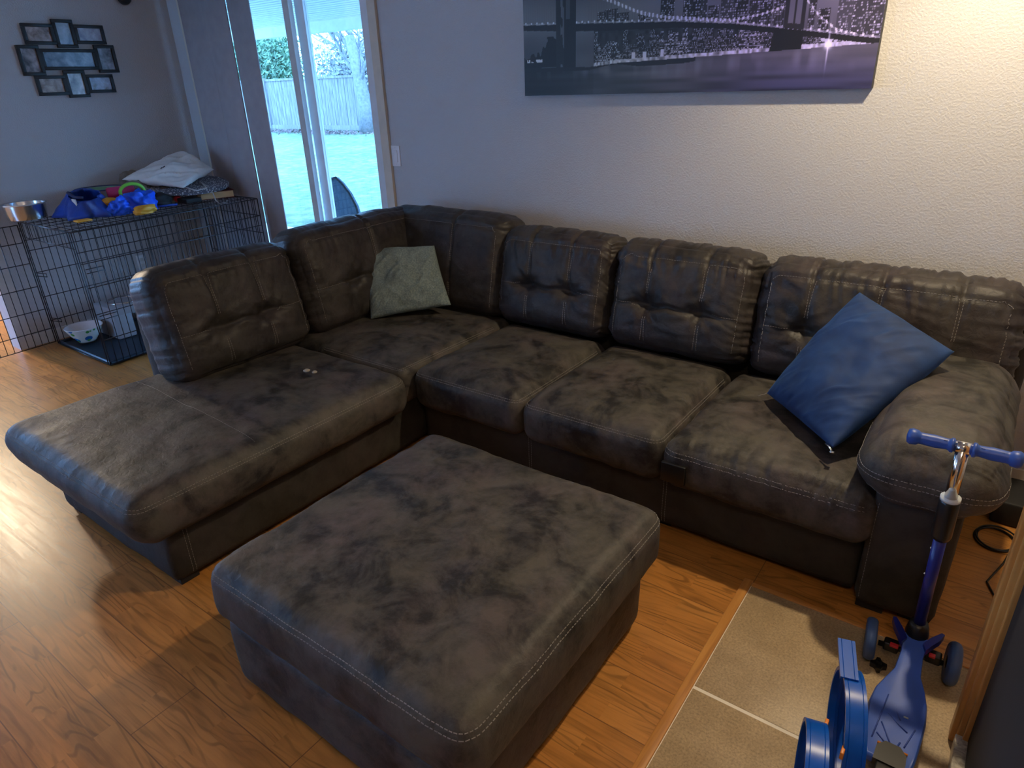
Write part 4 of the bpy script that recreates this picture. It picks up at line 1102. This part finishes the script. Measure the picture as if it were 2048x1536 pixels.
# ------------------------------------------------------------------ outdoors
o = struct('ground_lawn', *(lambda w: (w.V, w.F))(G().put([(-60, 5.6, -.12), (20, 5.6, -.12), (20, 16.2, .30), (-60, 16.2, .30), (20, 60, .6), (-60, 60, .6)], [(0, 1, 2, 3), (3, 2, 4, 5)])), M['grass'])
o = struct('ground_patio', *(lambda w: (w.V, w.F))(G().box(-14, 8, YB+.14, 5.6, -.2, -.10)), M['patio'])
pr_ = thing('patio_cover', 'white beadboard patio cover with beam seen through the glass door', 'patio cover', (-7, 5, 2.4))
q = G()
for i in range(34): q.box(-13, 3, YB+.16+i*.085, YB+.16+i*.085+.081, 2.50-.006*i, 2.52-.006*i)
q.out('ceiling_board', M['porch'], pr_, False)
G().box(-13, 3, 5.90, 6.0, 2.20, 2.36).out('beam', M['porch'], pr_, False)
G().box(-13, 3, YB+.15, 6.15, 2.53, 2.60).out('roof_deck', M['porch'], pr_, False)
# fence
fe = thing('board_fence', 'weathered vertical board fence along the back of the lawn', 'fence', (-20, 16, .28))
q = G(); x = -27.
while x < -17.75:
    wdt = .135; hh = 1.88+.02*random.random(); q.box(x, x+wdt, 16.0+.01*random.random(), 16.03, .42, hh); x += .148
q.out('boards', M['fence'], fe, False)
G().box(-27, -17.7, 15.97, 16.06, 1.88, 1.95).out('cap_rail', M['fence'], fe, False)
G().box(-27, -17.7, 15.95, 16.02, .30, .44).out('kick_board', M['fence'], fe, False)
for x in (-17.75, -20.2, -22.6): G().box(x-.05, x+.05, 15.93, 16.02, .25, 1.98).out('post', M['fence'], fe, False)
# hedge mass and shrubs behind the fence: clouds of small leaf cards
def foliage(name, boxes, n, size, mat, parent, seed):
    r = np.random.RandomState(seed); s_ = G(); V = []; F = []
    for k in range(n):
        b = boxes[r.randint(len(boxes))]; c = np.array(b[:3])+r.normal(size=3)*np.array(b[3:])*.5
        u = r.normal(size=3); u /= np.linalg.norm(u); w = np.cross(u, r.normal(size=3)); w /= np.linalg.norm(w); sz = size*(.5+r.rand())
        i = len(V); V += [c-u*sz, c+w*sz*.35, c+u*sz, c-w*sz*.35]; F.append((i, i+1, i+2, i+3))
    return mk(name, V, F, mat, parent, False)
t = thing('dense_bush', 'tall green bush rising above the fence at the left of the door view', 'bush', (-24, 17.8, .4))
foliage('foliage', [(-26, 18, 2.3, 1.6, 1, 1.3), (-24.8, 18, 2.5, 1.4, 1, 1.3), (-27.5, 18.2, 2.4, 1.6, 1, 1.4)], 26000, .09, M['leaf'], t, 1)
G().tube([(-24.6, 18, .3), (-24.6, 18, 3.2)], [.2, .08], 8).out('trunk', M['bark'], t)
t = thing('bare_thicket', 'pale leafless hedge thicket behind the fence in the right pane', 'hedge', (-20, 18.5, .4))
foliage('foliage', [(-20.6, 18.5, 2.0, 1.6, .8, 1.2), (-19.3, 18.5, 2.2, 2.2, .8, 1.2), (-17.6, 18.5, 2.2, 2.2, .8, 1.2), (-16, 18.5, 2.2, 2.2, .8, 1.2), (-14, 18.5, 2.2, 2.2, .8, 1.2)], 30000, .09, M['leaf_pale'], t, 2)
r = random.Random(5); q = G()
def branch(p, d, L, rad, lv):
    P = [p]; 
    for i in range(4):
        d = (d+Vector((r.uniform(-.3, .3), r.uniform(-.1, .1), r.uniform(-.12, .22)))).normalized(); P.append(P[-1]+d*L/4)
    q.tube(P, [rad*(1-.15*i) for i in range(5)], 5)
    if lv > 0:
        for k in range(3):
            dd = (d+Vector((r.uniform(-1, 1), r.uniform(-.3, .3), r.uniform(-.3, .8)))).normalized(); branch(P[1+k], dd, L*.72, rad*.55, lv-1)
tt = thing('bare_tree', 'bare grey tree at the right end of the fence', 'tree', (-16.8, 15.4, .3))
q.tube([(-16.9, 15.4, .25), (-16.85, 15.4, 1.0), (-17.0, 15.4, 1.9), (-17.1, 15.3, 3.0)], [.26, .20, .18, .14], 10)
branch(Vector((-17.0, 15.4, 1.9)), Vector((-1, 0, .5)).normalized(), 2.2, .08, 3); branch(Vector((-17.05, 15.4, 2.5)), Vector((-.8, 0, .9)).normalized(), 2.2, .08, 3); branch(Vector((-17.0, 15.4, 1.5)), Vector((.5, 0, .9)).normalized(), 2.0, .07, 2)
branch(Vector((-17.1, 15.4, 3.0)), Vector((-.6, 0, .4)).normalized(), 2.4, .08, 3)
q.out('trunk_and_branches', M['bark'], tt)
o = foliage('leaf_litter', [(-18.2, 15.0, .30, 1.8, .5, .02), (-20.5, 15.2, .31, 2, .5, .02)], 900, .06, M['leaf_litter'], None, 4); o['kind'] = 'stuff'; tag(o, 'scattered brown fallen leaves on the lawn at the fence foot', 'fallen leaves')
# patio chair seen over the sofa back
pc = thing('patio_chair', 'dark slate patio chair back standing outside the glass door', 'patio chair', (-4.85, 4.05, -.1))
V = []; F = []; n = 40
out_ = [(-.215, .00), (-.235, .10), (-.232, .22), (-.215, .36), (-.185, .46), (-.15, .505), (-.10, .515), (-.02, .47), (.08, .39), (.17, .28), (.22, .16), (.235, .0)]
base_ = Vector((-4.862, 4.0, .36))
q = G(); ps = [base_+Vector((x, .16*z, z*.98)) for x, z in out_]
V = ps+[p+Vector((0, .03, 0)) for p in ps]; k = len(ps)
q.put(V, [tuple(range(k)), tuple(range(2*k-1, k-1, -1))]+[(i, k+i, k+(i+1) % k, (i+1) % k) for i in range(k)]); q.out('sling_back', M['sling'], pc, False)
G().tube(ps, .012, 8).out('frame', M['black_matte'], pc)
G().box(-5.08, -4.64, 3.58, 4.02, .30, .34, bev=.01).out('seat', M['sling'], pc)
for x in (-5.06, -4.66):
    for y in (3.60, 4.0): G().tube([(x, y, -.10), (x, y, .31)], .013, 8).out('leg', M['black_matte'], pc)

# ------------------------------------------------------------------ light
wd = bpy.data.worlds.new('sky'); sc.world = wd; wd.use_nodes = True
nt = wd.node_tree; bg = nt.nodes['Background']
tc = nt.nodes.new('ShaderNodeTexCoord'); sp_ = nt.nodes.new('ShaderNodeSeparateXYZ'); rp = nt.nodes.new('ShaderNodeValToRGB')
nt.links.new(tc.outputs['Generated'], sp_.inputs[0]); nt.links.new(sp_.outputs['Z'], rp.inputs[0])
rp.color_ramp.elements[0].position = 0; rp.color_ramp.elements[0].color = (.22, .50, 1.0, 1)
rp.color_ramp.elements[1].position = .7; rp.color_ramp.elements[1].color = (.16, .38, 1.0, 1)
nt.links.new(rp.outputs[0], bg.inputs['Color']); bg.inputs['Strength'].default_value = 10.5
def area(name, loc, target, sx, sy, col, e, portal=False, spread=None):
    l = bpy.data.lights.new(name, 'AREA'); l.shape = 'RECTANGLE'; l.size = sx; l.size_y = sy; l.color = col; l.energy = e
    if portal: l.cycles.is_portal = True
    if spread: l.spread = spread
    o = bpy.data.objects.new(name, l); COL.objects.link(o); o.location = loc
    o.rotation_euler = (Vector(target)-Vector(loc)).to_track_quat('-Z', 'Y').to_euler(); return o
def point(name, loc, col, e, r=.05):
    l = bpy.data.lights.new(name, 'POINT'); l.color = col; l.energy = e; l.shadow_soft_size = r
    o = bpy.data.objects.new(name, l); COL.objects.link(o); o.location = loc; return o
#area('sky_portal', (-3.85, YB+.15, 1.1), (-3.85, 0, 1.1), 1.1, 2.05, (1, 1, 1), 1, portal=True)
#area('window_portal', (-3.9, -3.12, 1.47), (-3.9, 0, 1.47), 1.6, 1.25, (1, 1, 1), 1, portal=True)
cl = bpy.data.lights.new('recessed_lamp', 'SPOT'); cl.color = (1, .80, .52); cl.energy = 61; cl.shadow_soft_size = .04; cl.spot_size = R(150); cl.spot_blend = .6
co = bpy.data.objects.new('recessed_lamp', cl); COL.objects.link(co); co.location = (-.12, 2.42, 2.36)
point('room_lamp', (.12, -.05, 2.30), (1, .72, .46), 12, .07)
point('kitchen_lamp', (-7.6, 1.42, 2.25), (1, .80, .55), 120, .10)
sc.view_settings.view_transform = 'Standard'; sc.view_settings.look = 'None'; sc.view_settings.gamma = 1; sc.view_settings.use_curve_mapping = False
sc.view_settings.exposure = 0.86
sc.cycles.use_denoising = True
sc.cycles.max_bounces = 8; sc.cycles.diffuse_bounces = 5; sc.cycles.sample_clamp_indirect = 6
